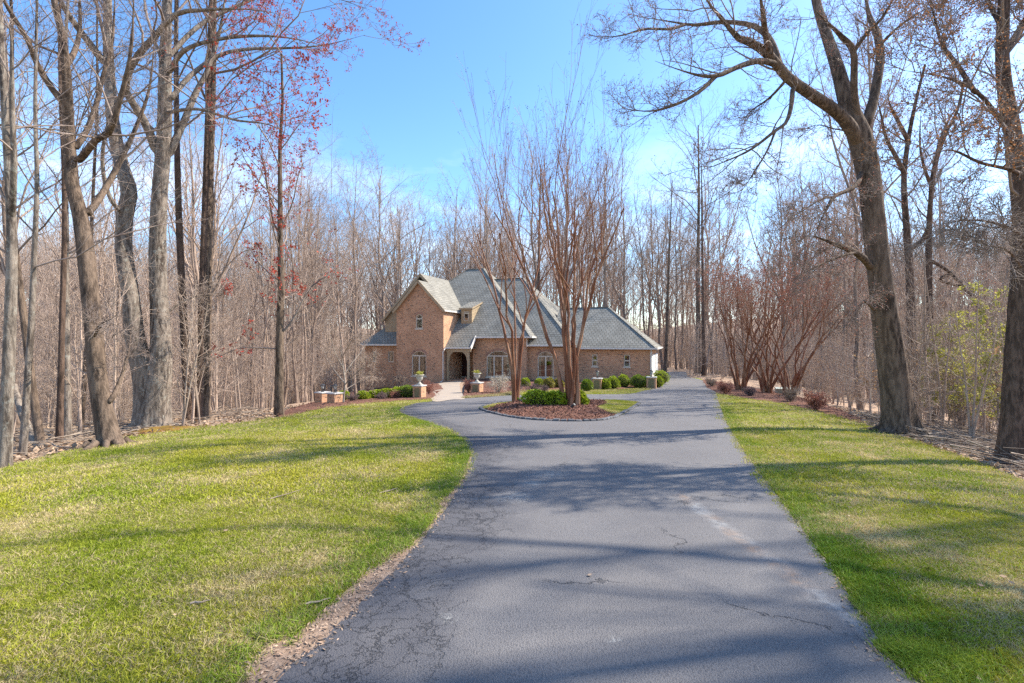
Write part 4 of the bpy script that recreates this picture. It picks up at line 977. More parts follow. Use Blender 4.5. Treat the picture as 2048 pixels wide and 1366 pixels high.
KINDNAME = {'slim_a': 'slender', 'slim_b': 'slender', 'slim_c': 'slender', 'tall_a': 'tall straight', 'tall_b': 'tall forked', 'fork_a': 'forked', 'fork_b': 'forked', 'red_a': 'red budding', 'pink_a': 'pink budding'}
LANDMARKS = [(0, 'at the left photo edge'), (110, 'left of the leaning tree'), (260, 'behind the leaning tree'), (345, 'behind the twin-stemmed maple'), (440, 'around the straight trunk pair'),
             (540, 'left of the red-flowering maple'), (600, 'beside the red-flowering maple'), (660, 'right of the red-flowering maple'), (740, 'left of the low brick wing'), (800, 'above the low left roof'), (850, 'above the front gable peak'),
             (910, 'above the gable ridge'), (975, 'above the main roof ridge'), (1040, 'behind the slimmer island myrtle'), (1100, 'above the middle roof'), (1160, 'behind the tallest crape myrtle'), (1220, 'above the garage ridge'), (1320, 'above the garage hip'),
             (1370, 'behind the far bend of the drive'), (1430, 'right of the far drive bend'), (1500, 'behind the left bed myrtle'), (1560, 'behind the right bed myrtle'), (1640, 'between bed myrtles and oak'), (1720, 'just left of the oak trunk'), (1800, 'behind the oak trunk'),
             (1880, 'just right of the oak trunk'), (1970, 'between oak and right-edge tree'), (2048, 'behind the right-edge tree')]
def forest():
    rr = random.Random(21); pts = []
    house_poly = np.array([(-17, 41), (14, 35), (20, 58), (-8, 64)])
    def ok(x, y, mind):
        if inpoly(LAWN_s, np.array([x]), np.array([y]))[0] or inpoly(DRIVE, np.array([x]), np.array([y]))[0] or inpoly(house_poly, np.array([x]), np.array([y]))[0]: return False
        if dist_line(LAWN_s, np.array([x]), np.array([y]), True)[0] < 1.0: return False
        return all((x - a) ** 2 + (y - b_) ** 2 > mind * mind for a, b_ in pts)
    def fill(n, fx, mind, keys, zone, name='woodland_tree', dmid=45.0, smin=0.8, smax=1.15):
        k = 0; tries = 0
        while k < n and tries < n * 40:
            tries += 1; x, y = fx()
            if not ok(x, y, mind): continue
            pts.append((x, y)); k += 1; key = rr.choice(keys)
            sc_ = rr.uniform(smin, smax); px = 1024 + F * x / y
            lm = next((t for lim, t in LANDMARKS if px < lim), 'by the right photo edge')
            size = 'large' if sc_ > smin + .7 * (smax - smin) else 'small' if sc_ < smin + .25 * (smax - smin) else 'mid-sized'
            rank = 'front-rank' if y < dmid * 0.85 else 'hindmost' if y > dmid * 1.15 else 'second-rank'
            place_wood(key, name, x, y, sc_, f'{size} {rank} bare {KINDNAME[key]} tree {lm}', f'{KINDNAME[key]} trees {zone}')
    def fan(p0, p1, d0, d1):
        def f():
            d = math.sqrt(rr.uniform(d0 * d0, d1 * d1)); px = rr.uniform(p0, p1); return ((px - 1024) / F * d, d)
        return f
    K = ['slim_a', 'slim_b', 'slim_c', 'slim_a', 'slim_b', 'tall_a', 'tall_b', 'fork_a', 'fork_b', 'pink_a']
    fill(12, fan(-150, 420, 19, 32), 1.6, ['slim_a', 'slim_b', 'slim_c', 'fork_a'], 'in the near woods beyond the left lawn', dmid=24.0, smin=.55, smax=.85)
    fill(38, fan(-150, 740, 32, 62), 1.8, K + ['slim_c'], 'deep in the woods beyond the left lawn', dmid=47.0, smin=.55, smax=.85)
    fill(20, fan(420, 720, 28, 55), 1.6, ['slim_b', 'slim_c', 'slim_a'], 'between the left woods and the house', dmid=41.0, smin=.6, smax=.9)
    fill(62, fan(600, 1330, 64, 100), 2.2, ['slim_a', 'slim_b', 'tall_a', 'tall_b', 'fork_a', 'fork_b'], 'in the woods behind the house', dmid=82.0, smin=1.0, smax=1.3)
    fill(42, fan(1280, 1700, 52, 95), 2.0, K, 'in the woods behind the far end of the drive', dmid=74.0, smin=.9, smax=1.2)
    fill(28, fan(1600, 2200, 22, 60), 2.0, ['slim_a', 'slim_b', 'slim_c', 'fork_a', 'pink_a'], 'in the woods beyond the right lawn', dmid=42.0)
    return pts
FOREST_PTS = forest()

# ---------------------------------------------------------------- one-off trees, limb by limb
def limb(pts, r0, r1, d0=None):
    """pts: (px, py, depth) -> world polyline; radii from r0 to r1"""
    P = np.array([at(p[0], p[1], p[2]) for p in pts]); k = 1 / math.sqrt(1 + ((pts[0][0] - 1024) / F) ** 2)     # a wide lens widens what stands off its axis
    return P, k * (np.array(r0, float) if isinstance(r0, list) else np.linspace(r0, r1, len(P)))
def hero(name, base, trunks, limbs, label, seed, bark_m='bark_grey', twig_m='twig_hero', flare=(0.5, 0.45, 5), bud=None, d1=1.0, n1=9, n2=7, n3=5, n4=2.5, ratio=0.42, up=0.15, t0=0.25, trunk_n=(5, 0.55), group=None, cat='tree', rough=0.035, droop=0.0, extra=None, tl=0.25):
    rng = np.random.default_rng(seed)
    S = []; SR = []
    for P, r in trunks: a, b_ = resample(P, r, 56); S.append(a); SR.append(b_)
    S = np.array(S); SR = np.array(SR)
    Lm = []; LR = []
    for P, r in limbs:
        C = np.concatenate([S.reshape(-1, 3)] + [q for q in Lm]); j = np.argmin(np.linalg.norm(C - P[0], axis=1)); r = np.asarray(r, float)
        if 0.03 < np.linalg.norm(C[j] - P[0]) < 1.2: P = np.vstack([C[j], P]); r = np.r_[r[0], r]
        a, b_ = resample(P, r, 20); b_ = b_ * np.r_[np.ones(13), np.linspace(1, .25, 7)]; Lm.append(a); LR.append(b_)
    Lm = np.array(Lm) if Lm else np.zeros((0, 20, 3)); LR = np.array(LR) if LR is not None and len(LR) else np.zeros((0, 20))
    b1t, r1t = grow(S, SR, rng, trunk_n[0], t0=trunk_n[1], t1=1.0, ang=55, asd=14, ratio=tl, taper=0.3, rr=0.4, rl=0.014, npts=7, wig=0.14, up=up, trop=0.05, rmin=0.01)
    b1l, r1l = grow(Lm, LR, rng, n1, t0=t0, t1=1.0, ang=48, asd=15, ratio=ratio, taper=0.45, rr=0.6, rl=0.013, npts=7, wig=0.14, up=up, trop=0.04, rmin=0.009, droop=droop, lmin=0.6, lmax=3.6)
    b1 = np.concatenate([b1t, b1l]); r1 = np.concatenate([r1t, r1l])
    b2, r2 = grow(b1, r1, rng, n2, t0=0.15, ang=44, asd=15, ratio=0.5, taper=0.45, rr=0.65, rl=0.010, npts=5, wig=0.16, up=up * 0.7, trop=0.03, rmin=0.006, droop=droop)
    b3, r3 = grow(b2, r2, rng, n3, t0=0.15, ang=42, asd=15, ratio=0.55, taper=0.45, rl=0.010, npts=4, wig=0.16, up=up * 0.5, trop=0.02, rmin=0.0048, lmin=0.2)
    b4, r4 = grow(b3, r3, rng, n4, t0=0.2, ang=40, asd=14, ratio=0.6, taper=0.3, npts=3, wig=0.15, rmin=0.0038, lmin=0.15)
    parts = [('trunk', *tubes([(S[i:i + 1], SR[i:i + 1], 28)], flare=flare, rough=rough), 4, bark_m, True) for i in range(len(S))]
    for i in range(len(Lm)): parts.append(('limb', *tubes([(Lm[i:i + 1], LR[i:i + 1], 10)], rough=rough), 4, bark_m, True))
    parts.append(('crown', *tubes([(b1, r1, 5), (b2, r2, 4), (b3, r3, 3), (b4, r4, 3)]), 4, twig_m, False))
    if bud:
        pt = np.concatenate([pick(b4, 0.3, bud[1], rng), pick(b3, 0.5, bud[1] * 0.5, rng)])
        if len(bud) > 4: pt = pt[bud[4](pt)]
        V, Fc = flakes(pt, bud[2], rng, bud[3], 0.03); parts.append(('blossoms', V, Fc, 4, bud[0], False))
    if extra: parts += extra
    return plant_obj(name, base, parts, label, cat, group)
def gb(px, py): return G3(px, py)

def roots(b_, r, n, L_, seed, a0=0.0, a1=6.28, mat='bark_grey'):
    rng = np.random.default_rng(seed); out = []
    for i in range(n):
        a = a0 + (a1 - a0) * (i + rng.uniform(.2, .8)) / n; ln = L_ * rng.uniform(.6, 1.3); t = np.linspace(0, 1, 12); aa = a + np.cumsum(rng.normal(0, .1, 12)); x = b_.x + np.cumsum(np.cos(aa)) * ln / 12 + math.cos(a) * .25; y = b_.y + np.cumsum(np.sin(aa)) * ln / 12 + math.sin(a) * .25
        P = np.stack([x, y, T(x, y) + .16 * np.exp(-t * 6) - .02 - .06 * t ** 3], 1); out.append(('root', *tubes([(P[None], (r * rng.uniform(.7, 1.2) * (1 - .75 * t))[None], 9)], rough=.08), 4, mat, True))
    return out
# twin-stemmed maple on the left lawn edge
b = gb(298, 857); d = b.y
hero('maple_tree', b, [limb([(300, 862, d), (298, 800, d), (290, 740, d), (272, 690, d - .1), (262, 600, d - .2), (248, 500, d - .1), (250, 430, d), (258, 385, d), (243, 330, d + .2), (228, 260, d + .3), (221, 180, d + .4), (216, 80, d + .5), (215, -40, d + .6), (205, -220, d + .8)], [.54, .51, .46, .35, .30, .28, .28, .28, .26, .23, .20, .17, .13, .07], .10),
                       limb([(305, 862, d), (310, 800, d), (318, 740, d + .05), (322, 680, d + .1), (318, 600, d + .2), (315, 500, d + .2), (318, 400, d + .2), (325, 320, d + .2), (330, 230, d + .1), (331, 120, d), (335, 0, d - .1), (340, -200, d - .3)], [.54, .50, .46, .37, .32, .295, .285, .275, .25, .21, .17, .09], .10)],
     [limb([(205, 120, d + .4), (178, 85, d), (150, 48, d - .4), (120, 0, d - 1), (95, -70, d - 1.6)], .17, .06),
      limb([(313, 305, d + .2), (293, 250, d - .2), (262, 200, d - .6), (250, 170, d - 1), (270, 120, d - 1.4), (312, 70, d - 1.8), (352, 28, d - 2), (410, 20, d - 2.2), (490, 18, d - 2.2), (560, 28, d - 2)], .17, .035),
      limb([(335, 312, d + .2), (366, 248, d + .5), (390, 188, d + .8), (415, 140, d + 1), (440, 60, d + 1.2), (455, -40, d + 1.4)], .15, .05),
      limb([(338, 145, d), (365, 104, d - .6), (420, 82, d - 1), (500, 72, d - 1.2), (580, 76, d - 1), (660, 95, d - .8)], .10, .02),
      limb([(340, 200, d), (380, 152, d + .8), (440, 110, d + 1.4), (500, 98, d + 1.8), (580, 96, d + 2), (650, 90, d + 2), (730, 70, d + 2)], .11, .02),
      limb([(335, 225, d), (395, 218, d - .5), (470, 240, d - .8), (540, 250, d - .8), (600, 285, d - .8)], .07, .015),
      limb([(330, 120, d), (400, 50, d + .8), (480, 10, d + 1.4), (560, -20, d + 2), (650, -10, d + 2.3), (740, 20, d + 2.4)], .10, .02),
      limb([(250, 430, d), (222, 400, d - .6), (205, 330, d - 1), (215, 250, d - 1.4), (250, 160, d - 1.6), (262, 60, d - 2)], .09, .03),
      limb([(320, 640, d + .3), (352, 612, d + .6), (400, 590, d + .8), (440, 595, d + 1)], .05, .012)],
     'grey twin-stemmed maple with mossy flared roots on the left lawn edge', 101, 'bark_grey', bud=('red_bud', 1.2, .035, 3, lambda p: p[:, 0] > -10.0), n1=9, n2=5, n3=4, n4=2, trunk_n=(4, .6), flare=(0.35, 0.45, 5), ratio=.36, t0=.35, extra=roots(b, .13, 8, 1.6, 1, -3.0, .6))
# moss and lichen mat at its foot
def mat_patch(name, c, r, h, mat, label, cat, sq=1.0):
    rng = np.random.default_rng(8); V = [(0, 0, h)]; Fc = []; n = 26; rings = 5
    for k in range(1, rings + 1):
        for i in range(n):
            a = 2 * PI * i / n; q = r * k / rings * (1 + 0.25 * math.sin(3 * a + 1) + 0.15 * math.sin(7 * a)); x, y = q * math.cos(a), q * math.sin(a) * sq
            V.append((x, y, h * (1 - (k / rings) ** 2) + Tz(c[0] + x, c[1] + y) - Tz(*c) + rng.uniform(-.01, .03) - (.05 if k == rings else 0)))
    for i in range(n):
        Fc.append((0, 1 + i, 1 + (i + 1) % n, 1 + (i + 1) % n))
    me = bpy.data.meshes.new(name); f = [(0, 1 + i, 1 + (i + 1) % n) for i in range(n)]
    for k in range(rings - 1):
        for i in range(n): f.append((1 + k * n + i, 1 + k * n + n + i, 1 + k * n + n + (i + 1) % n, 1 + k * n + (i + 1) % n))
    me.from_pydata(V, [], f); o = link(name, me, mat, None, True); o.location = (c[0], c[1], Tz(*c)); tag(o, label, None, None, 'structure'); return o
_c = G(318, 862); mat_patch('moss_ground', _c, 0.85, 0.13, 'moss', None, None, 0.7)

# leaning tree left of the maple
b = gb(215, 892); d = b.y
hero('leaning_tree', b, [limb([(225, 900, d), (210, 840, d), (196, 760, d), (186, 650, d + .1), (175, 540, d + .2), (162, 440, d + .3), (145, 370, d + .3), (140, 310, d + .3), (137, 240, d + .2), (134, 160, d), (125, 70, d), (108, 0, d), (90, -160, d)], [.30, .265, .245, .23, .22, .21, .18, .165, .14, .12, .10, .08, .05], .07)],
     [limb([(143, 225, d + .2), (112, 188, d), (75, 130, d - .3), (55, 80, d - .6), (10, 5, d - 1), (-30, -80, d - 1.4)], .11, .04),
      limb([(147, 300, d + .3), (175, 258, d + .6), (198, 190, d + .9), (206, 150, d + 1), (225, 80, d + 1.2), (230, -30, d + 1.4)], .10, .035),
      limb([(158, 320, d + .3), (190, 282, d - .3), (220, 262, d - .8), (240, 200, d - 1), (262, 100, d - 1.2), (268, -20, d - 1.4)], .11, .04),
      limb([(172, 430, d + .3), (198, 398, d + .8), (226, 350, d + 1.2), (256, 290, d + 1.4), (280, 235, d + 1.6), (300, 170, d + 1.8), (310, 60, d + 2)], .12, .03),
      limb([(132, 130, d), (150, 100, d + .5), (160, 50, d + .8), (158, -40, d + 1)], .10, .04),
      limb([(186, 672, d), (205, 648, d - .5), (240, 632, d - .8)], .07, .015), limb([(222, 800, d), (236, 772, d + .3), (248, 738, d + .5), (258, 700, d + .8), (262, 660, d + 1)], .085, .012)],
     'brown leaning tree with a dead limb stub beside the twin-stemmed maple', 102, 'bark_brown', n1=8, n2=6, n3=4, n4=2, trunk_n=(4, .7), flare=(0.3, 0.35, 4), extra=roots(b, .09, 6, .9, 2, -3.0, .6, 'bark_brown'))
# left edge trunks
b = gb(14, 936); d = b.y
hero('edge_tree', b, [limb([(8, 945, d), (14, 800, d), (20, 650, d), (24, 500, d), (20, 380, d), (12, 250, d), (4, 120, d), (-5, -60, d)], .15, .06)], [limb([(24, 435, d), (28, 330, d - .3), (24, 210, d - .4), (22, 70, d - .5), (0, 40, d - .7)], .08, .03), limb([(0, 250, d), (60, 255, d + .6), (150, 268, d + 1), (220, 320, d + 1.1)], .03, .008)],
     'tall grey trunk cut by the left edge of the photo', 103, 'bark_grey', n1=5, n2=4, n3=4, n4=1.5, trunk_n=(4, .5), flare=(.3, .3, 4))
def simple(name, px, py, d_off, r, toppx, label, seed, bm='bark_brown', base_d=None, bend=0.0, H=-260, group=None, cat='tree', n=(16, .42), tl=.26, tw='twig_hero', bud=None, n2=6, n3=5, n4=2, flare=(.35, .35, 4)):
    x, y = G(px, py)
    if d_off: k = (y + d_off) / y; x, y = x * k, y + d_off
    b_ = Vector((x, y, Tz(x, y))); z0 = b_.z; top = CAMZ - (H - 683) / F * y
    t = np.linspace(0, 1, 9); rng = np.random.default_rng(seed)
    xx = x + ((toppx - 1024) / F * y - x) * t + bend * np.sin(PI * t) + np.cumsum(rng.normal(0, .05, 9)) * t
    P = np.stack([xx, y + np.cumsum(rng.normal(0, .06, 9)) * t, z0 - .25 + (top - z0 + .25) * t], 1)
    return hero(name, b_, [(P, r * (1 - .82 * t) / math.sqrt(1 + ((px - 1024) / F) ** 2))], [], label, seed, bm, twig_m=tw, trunk_n=n, tl=tl, n2=n2, n3=n3, n4=n4, group=group, cat=cat, bud=bud, flare=flare)
simple('dark_trunk_tree', 378, 850, 1.2, .17, 352, 'slim dark brown trunk just behind the twin-stemmed maple', 104, 'bark_dark', bend=-.25, H=-420)
simple('paired_tree', 397, 850, 1.6, .16, 428, 'narrower dark trunk of the straight pair beside the maple', 105, 'bark_dark', H=-520, n=(14, .4))
simple('paired_tree', 408, 850, 2.0, .23, 440, 'stouter pale-sided trunk of the straight pair beside the maple', 106, 'bark_brown', H=-560, bud=('red_bud', .12, .036, 2), n=(15, .4))
simple('red_maple_tree', 558, 834, .8, .19, 566, 'red-flowering maple trunk between the left woods and the house', 107, 'bark_brown', H=110, bud=('red_bud', .8, .055, 4), n=(22, .18), tl=.24, n4=1.4)
simple('sapling_tree', 655, 790, 9, .11, 662, 'thin upright budding tree right of the red-flowering maple', 108, 'bark_grey', H=230, bud=('pink_bud', .25, .045, 2), n=(22, .3), tl=.2)
for k, (px, py, r, tp, bd, lab, bm) in enumerate([(44, 925, .10, 60, .2, 'curved thin trunk second from the left photo edge', 'bark_grey'), (85, 910, .13, 50, -.5, 'bowed brown trunk left of the leaning tree', 'bark_brown'), (118, 908, .11, 128, .1, 'dark upright trunk left of the leaning tree', 'bark_dark'), (135, 902, .14, 128, 0, 'stout straight trunk nearest the leaning tree', 'bark_grey'), (160, 885, .10, 205, .2, 'thin trunk leaning right behind the leaning tree', 'bark_brown')]):
    simple('woodland_edge_tree', px, py, 1.0 + k * .6, r, tp, lab, 120 + k, bm, bend=bd, H=-200, n=(13, .35), n2=5, n3=4, n4=1.5)
# fallen slanting trunk
P = np.array([at(28, 770, 13), at(45, 830, 12.6), at(70, 880, 12.3), at(98, 905, 12)]); V, Fc = tubes([(resample(P, [.09, .1, .11, .12], 14)[0][None], np.linspace(.07, .11, 14)[None], 10)], rough=.05)
plant_obj('fallen_trunk', tuple(at(98, 905, 12)), [('trunk', V, Fc, 4, 'bark_grey', True)], 'bare slanting dead trunk leaning among the far left trees', 'trunk')

# big oak on the right lawn
b = gb(1795, 868); d = b.y
hero('oak_tree', b, [limb([(1800, 872, d), (1792, 800, d), (1782, 720, d), (1768, 620, d), (1757, 530, d), (1747, 430, d), (1737, 345, d), (1722, 280, d + .05), (1704, 235, d + .1), (1690, 190, d + .2), (1676, 140, d + .4), (1655, 75, d + .6), (1632, 0, d + .8), (1610, -140, d + 1.2), (1600, -300, d + 1.6)], [.50, .48, .43, .40, .375, .355, .36, .39, .33, .26, .22, .19, .155, .10, .05], .1)],
     [limb([(1722, 290, d), (1690, 240, d - .2), (1660, 214, d - .4), (1612, 182, d - .6), (1572, 152, d - .8), (1545, 118, d - 1), (1512, 90, d - 1.2), (1472, 73, d - 1.4), (1448, 40, d - 1.6), (1420, 10, d - 1.8), (1390, -40, d - 2)], .235, .05),
      limb([(1560, 138, d - .9), (1545, 90, d - .6), (1525, 62, d - .4), (1494, 48, d - .3), (1443, 44, d - .2), (1390, 50, d - .1), (1345, 44, d), (1278, 33, d + .2)], .12, .022),
      limb([(1538, 112, d - 1), (1530, 60, d - 1.6), (1525, 20, d - 2), (1515, -30, d - 2.3)], .10, .04),
      limb([(1556, 130, d - .9), (1520, 122, d - 1.4), (1480, 132, d - 1.8), (1440, 150, d - 2.2), (1405, 152, d - 2.4), (1360, 140, d - 2.6), (1310, 122, d - 2.8)], .10, .016),
      limb([(1432, 152, d - 2.2), (1400, 182, d - 2.5), (1360, 205, d - 2.8), (1305, 222, d - 3), (1245, 218, d - 3.2)], .06, .012),
      limb([(1372, 48, d), (1340, 58, d - .4), (1290, 58, d - .7), (1240, 72, d - 1), (1205, 72, d - 1.2)], .05, .01),
      limb([(1586, 175, d - .7), (1582, 215, d - 1), (1572, 245, d - 1.2), (1550, 262, d - 1.5), (1500, 300, d - 1.8), (1445, 325, d - 2), (1392, 345, d - 2.2)], .075, .015),
      limb([(1550, 264, d - 1.5), (1535, 300, d - 1.5), (1505, 350, d - 1.6), (1478, 390, d - 1.7)], .035, .01),
      limb([(1572, 160, d - .8), (1540, 195, d - .4), (1505, 220, d), (1475, 250, d + .3)], .05, .01),
      limb([(1718, 250, d), (1708, 185, d - .3), (1707, 105, d - .6), (1685, 75, d - .8), (1655, 45, d - 1), (1630, 20, d - 1.2)], .13, .05),
      limb([(1707, 105, d - .6), (1735, 65, d - .8), (1765, 35, d - 1), (1790, -10, d - 1.2)], .07, .03),
      limb([(1730, 250, d), (1748, 195, d + .2), (1760, 120, d + .4), (1755, 70, d + .6), (1738, 30, d + .8), (1728, -30, d + 1)], .18, .09),
      limb([(1760, 90, d + .4), (1790, 60, d + .2), (1830, 30, d), (1870, 10, d - .3)], .06, .02),
      limb([(1724, 345, d), (1718, 362, d - .4), (1702, 378, d - .7), (1670, 392, d - 1), (1655, 415, d - 1.2), (1640, 445, d - 1.3), (1630, 475, d - 1.4)], .09, .03),
      limb([(1668, 393, d - 1), (1640, 400, d - 1.3), (1600, 425, d - 1.6), (1570, 440, d - 1.8)], .03, .008),
      limb([(1742, 535, d), (1728, 518, d - .4), (1705, 502, d - .7), (1670, 488, d - 1), (1628, 472, d - 1.2)], .13, .07),
      limb([(1712, 505, d - .7), (1690, 510, d - 1), (1650, 525, d - 1.3), (1590, 555, d - 1.7)], .055, .012),
      limb([(1700, 262, d + .1), (1670, 258, d + .4), (1635, 250, d + .8), (1600, 262, d + 1)], .03, .008),
      limb([(1750, 620, d), (1728, 602, d - .5), (1716, 622, d - .8), (1695, 655, d - 1)], .05, .012)],
     'massive forked oak leaning over the right lawn', 110, 'bark_brown', bud=('pink_bud', .45, .022, 2), n1=12, n2=5.5, n3=4, n4=1.5, trunk_n=(5, .75), flare=(.42, .4, 5), ratio=.36, t0=.3, up=.05, tl=.14, extra=roots(b, .14, 7, 1.0, 3, 2.4, 6.4, 'bark_brown'))
# right edge tree with orange young foliage
b = gb(2026, 934); d = b.y
hero('edge_tree', b, [limb([(2024, 940, d), (2028, 850, d), (2034, 750, d), (2040, 640, d), (2045, 540, d), (2046, 450, d), (2040, 360, d), (2028, 280, d), (2014, 200, d), (2005, 120, d), (2006, 50, d), (2008, -60, d), (2000, -250, d)], .33, .10)],
     [limb([(2034, 300, d), (2000, 240, d - .4), (1960, 190, d - .8), (1920, 165, d - 1), (1870, 150, d - 1.2), (1800, 140, d - 1.4)], .07, .012),
      limb([(1950, 185, d - .8), (1915, 130, d - .5), (1885, 90, d - .3), (1870, 40, d), (1858, -20, d + .2)], .06, .02),
      limb([(2046, 350, d), (2015, 338, d - .6), (1960, 325, d - 1), (1900, 300, d - 1.4), (1840, 320, d - 1.8)], .06, .012),
      limb([(2046, 470, d), (2010, 452, d - .6), (1950, 440, d - 1), (1880, 448, d - 1.4)], .05, .01),
      limb([(2012, 100, d), (2040, 60, d + .4), (2070, 0, d + .7), (2090, -80, d + 1)], .12, .05), limb([(2008, 60, d), (1980, 10, d + .6), (1950, -60, d + 1)], .08, .03),
      limb([(2046, 540, d), (2020, 505, d - .5), (1985, 492, d - .9), (1955, 500, d - 1.2)], .04, .01)],
     'dark right-edge tree covered in orange young leaves near its top', 111, 'bark_dark', bud=('orange_bud', .75, .024, 3, lambda p: p[:, 2] > 4.6), n1=11, n2=7, n3=5, n4=2.2, trunk_n=(16, .45), flare=(.3, .4, 4), ratio=.4, up=.08, tl=.2)
# forked pair in the right woods
x0, y0 = at(1822, 740, 21)[0], 21.0
for k, (tr, lm, r, lab) in enumerate([([(1826, 790), (1824, 700), (1822, 600), (1818, 520), (1812, 440), (1808, 360), (1815, 290), (1830, 210), (1850, 130)], [[(1810, 350), (1790, 310), (1772, 275), (1760, 220), (1752, 190)], [(1818, 285), (1800, 250), (1780, 210), (1775, 180)], [(1820, 500), (1845, 480), (1860, 440), (1862, 370), (1880, 280), (1910, 220), (1950, 190)]], .26, 'forked dark tree just right of the oak trunk'),
                                      ([(1862, 780), (1860, 680), (1858, 580), (1858, 500), (1860, 420), (1868, 340), (1890, 270), (1915, 220), (1930, 150)], [[(1860, 520), (1900, 545), (1940, 590), (1970, 640), (2015, 720)], [(1880, 560), (1925, 575), (1970, 605), (2010, 610)], [(1866, 380), (1850, 340), (1840, 290), (1842, 220)]], .22, 'dark tree with a drooping mossy limb between oak and right edge')]):
    dd = 21 + k * 2.0; x = at(tr[0][0], 0, dd)[0]; b = Vector((x, dd, Tz(x, dd)))
    P, r_ = limb([(p[0], p[1], dd) for p in tr], r, .06); P[0] = (b.x, b.y, b.z - .2)
    hero('forked_tree', b, [(P, r_)], [limb([(p[0], p[1], dd - .3 * i) for i, p in enumerate(q)], r * .5, .03) for q in lm], lab, 112 + k, 'bark_dark', bud=('pink_bud', .3, .04, 2), n1=7, n2=6, n3=4, n4=2, trunk_n=(8, .5), tl=.22)
simple('drive_end_tree', 1396, 752, 6, .34, 1398, 'tall forked tree standing by the far end of the drive', 116, 'bark_brown', H=250, n=(20, .5), tl=.3)
simple('drive_end_tree', 1408, 752, 1, .24, 1402, 'straight dark trunk just past the far end of the drive', 117, 'bark_dark', H=330, n=(16, .35), tl=.25)
simple('drive_end_tree', 1330, 752, 7, .22, 1345, 'upright tree rising over the garage end', 118, 'bark_brown', H=360, n=(16, .4), tl=.3)
simple('roof_tree', 1075, 760, 18, .30, 1080, 'thick trunk rising behind the main roof ridge', 119, 'bark_dark', H=330, n=(18, .5), tl=.25)
# unseen crowns to the right of the frame, whose shadows cross the drive and lawns
for k, (x, y, sc, key) in enumerate([(17, 5.5, .95, 'open_a'), (21, 1.0, .95, 'open_b'), (15.5, -1.5, .8, 'open_a'), (24, 11, 1.0, 'tall_a'), (26, 3, 1.05, 'open_b'), (29, 8, 1.1, 'open_a')]):
    place_wood(key, 'offframe_tree', x, y, sc, 'bare tree beyond the right edge of the lawn, out of frame', 'trees right of the frame')

# ---------------------------------------------------------------- crape myrtles
def myrtle(name, base, nst, H, spread, seed, label, r=.075, group=None, seeds=True, n=(4, 5, 4, 2.2), bud=None, rot=0.0, ex=2.1, ring=1.0):
    rng = np.random.default_rng(seed); b_ = np.array(base); S = []; SR = []
    for i in range(nst):
        a = rot + 2 * PI * i / nst + rng.uniform(-.3, .3); lean = spread * rng.uniform(.2, 1.15); t = np.linspace(0, 1, 12); Hs = H * rng.uniform(.48, .62)
        rad = (.10 + .22 * (i % 2)) * ring + lean * Hs * (t ** ex) * 1.35; w = np.cumsum(rng.normal(0, .07, (12, 2)), 0) * np.minimum(1, 3 * t)[:, None]
        P = np.stack([np.cos(a) * rad + w[:, 0], np.sin(a) * rad + w[:, 1], -.1 + Hs * t], 1); S.append(P); SR.append(r * rng.uniform(.75, 1.15) * (1 - .74 * t) * (1 + .35 * np.exp(-t * 14)))
    S = np.array(S); SR = np.array(SR)
    b1, r1 = grow(S, SR, rng, n[0], t0=.42, t1=1.0, ang=26, asd=10, ratio=.62, taper=.35, rr=.7, rl=.011, npts=8, wig=.09, up=.22, trop=.05, rmin=.010)
    b2, r2 = grow(b1, r1, rng, n[1], t0=.3, t1=1.0, ang=22, asd=9, ratio=.85, taper=.2, rr=.55, rl=.0045, npts=7, wig=.045, up=.3, trop=.06, rmin=.0058, lmax=H * .34)
    b3, r3 = grow(b2, r2, rng, n[2], t0=.3, t1=1.0, ang=20, asd=8, ratio=.55, taper=.3, rr=.7, rl=.005, npts=5, wig=.06, up=.25, trop=.04, rmin=.0048)
    b4, r4 = grow(b3, r3, rng, n[3], t0=.4, t1=1.0, ang=30, asd=10, ratio=.35, taper=.2, npts=3, wig=.1, rmin=.004, lmin=.1)
    parts = [('stem', *tubes([(S[i:i + 1], SR[i:i + 1], 10)], rough=.06), 4, 'myrtle_bark', True) for i in range(nst)] + [('branches', *tubes([(b1, r1, 6)]), 4, 'myrtle_bark', True), ('crown', *tubes([(b2, r2, 4), (b3, r3, 3), (b4, r4, 3)]), 4, 'myrtle_twig', False)]
    if seeds:
        pt = b4[:, -1]; pt = pt[rng.random(len(pt)) < .4]; V, Fc = flakes(pt, .035, rng, 4, .05, 1.0); parts.append(('seed_heads', V, Fc, 4, 'seed', False))
    if bud:
        V, Fc = flakes(pick(b4, .3, bud[1], rng), bud[2], rng, 2, .04); parts.append(('buds', V, Fc, 4, bud[0], False))
    parts = [(nm, V + b_, Fc, q, m_, s) for nm, V, Fc, q, m_, s in parts]
    return plant_obj(name, base, parts, label, 'tree', group)
g = G(1142, 818); myrtle('crape_myrtle', (g[0], g[1], Tz(*g) + .12), 10, 13.4, .215, 201, 'tallest cinnamon-barked crape myrtle on the mulched island', r=.085, n=(3.8, 4.6, 3.1, 1.6))
g = G(1032, 806); myrtle('crape_myrtle', (g[0], g[1], Tz(*g) + .1), 5, 12.9, .21, 202, 'slimmer crape myrtle at the back left of the mulched island', r=.08, ring=.7, n=(4, 4.6, 3.1, 1.6), rot=.6)
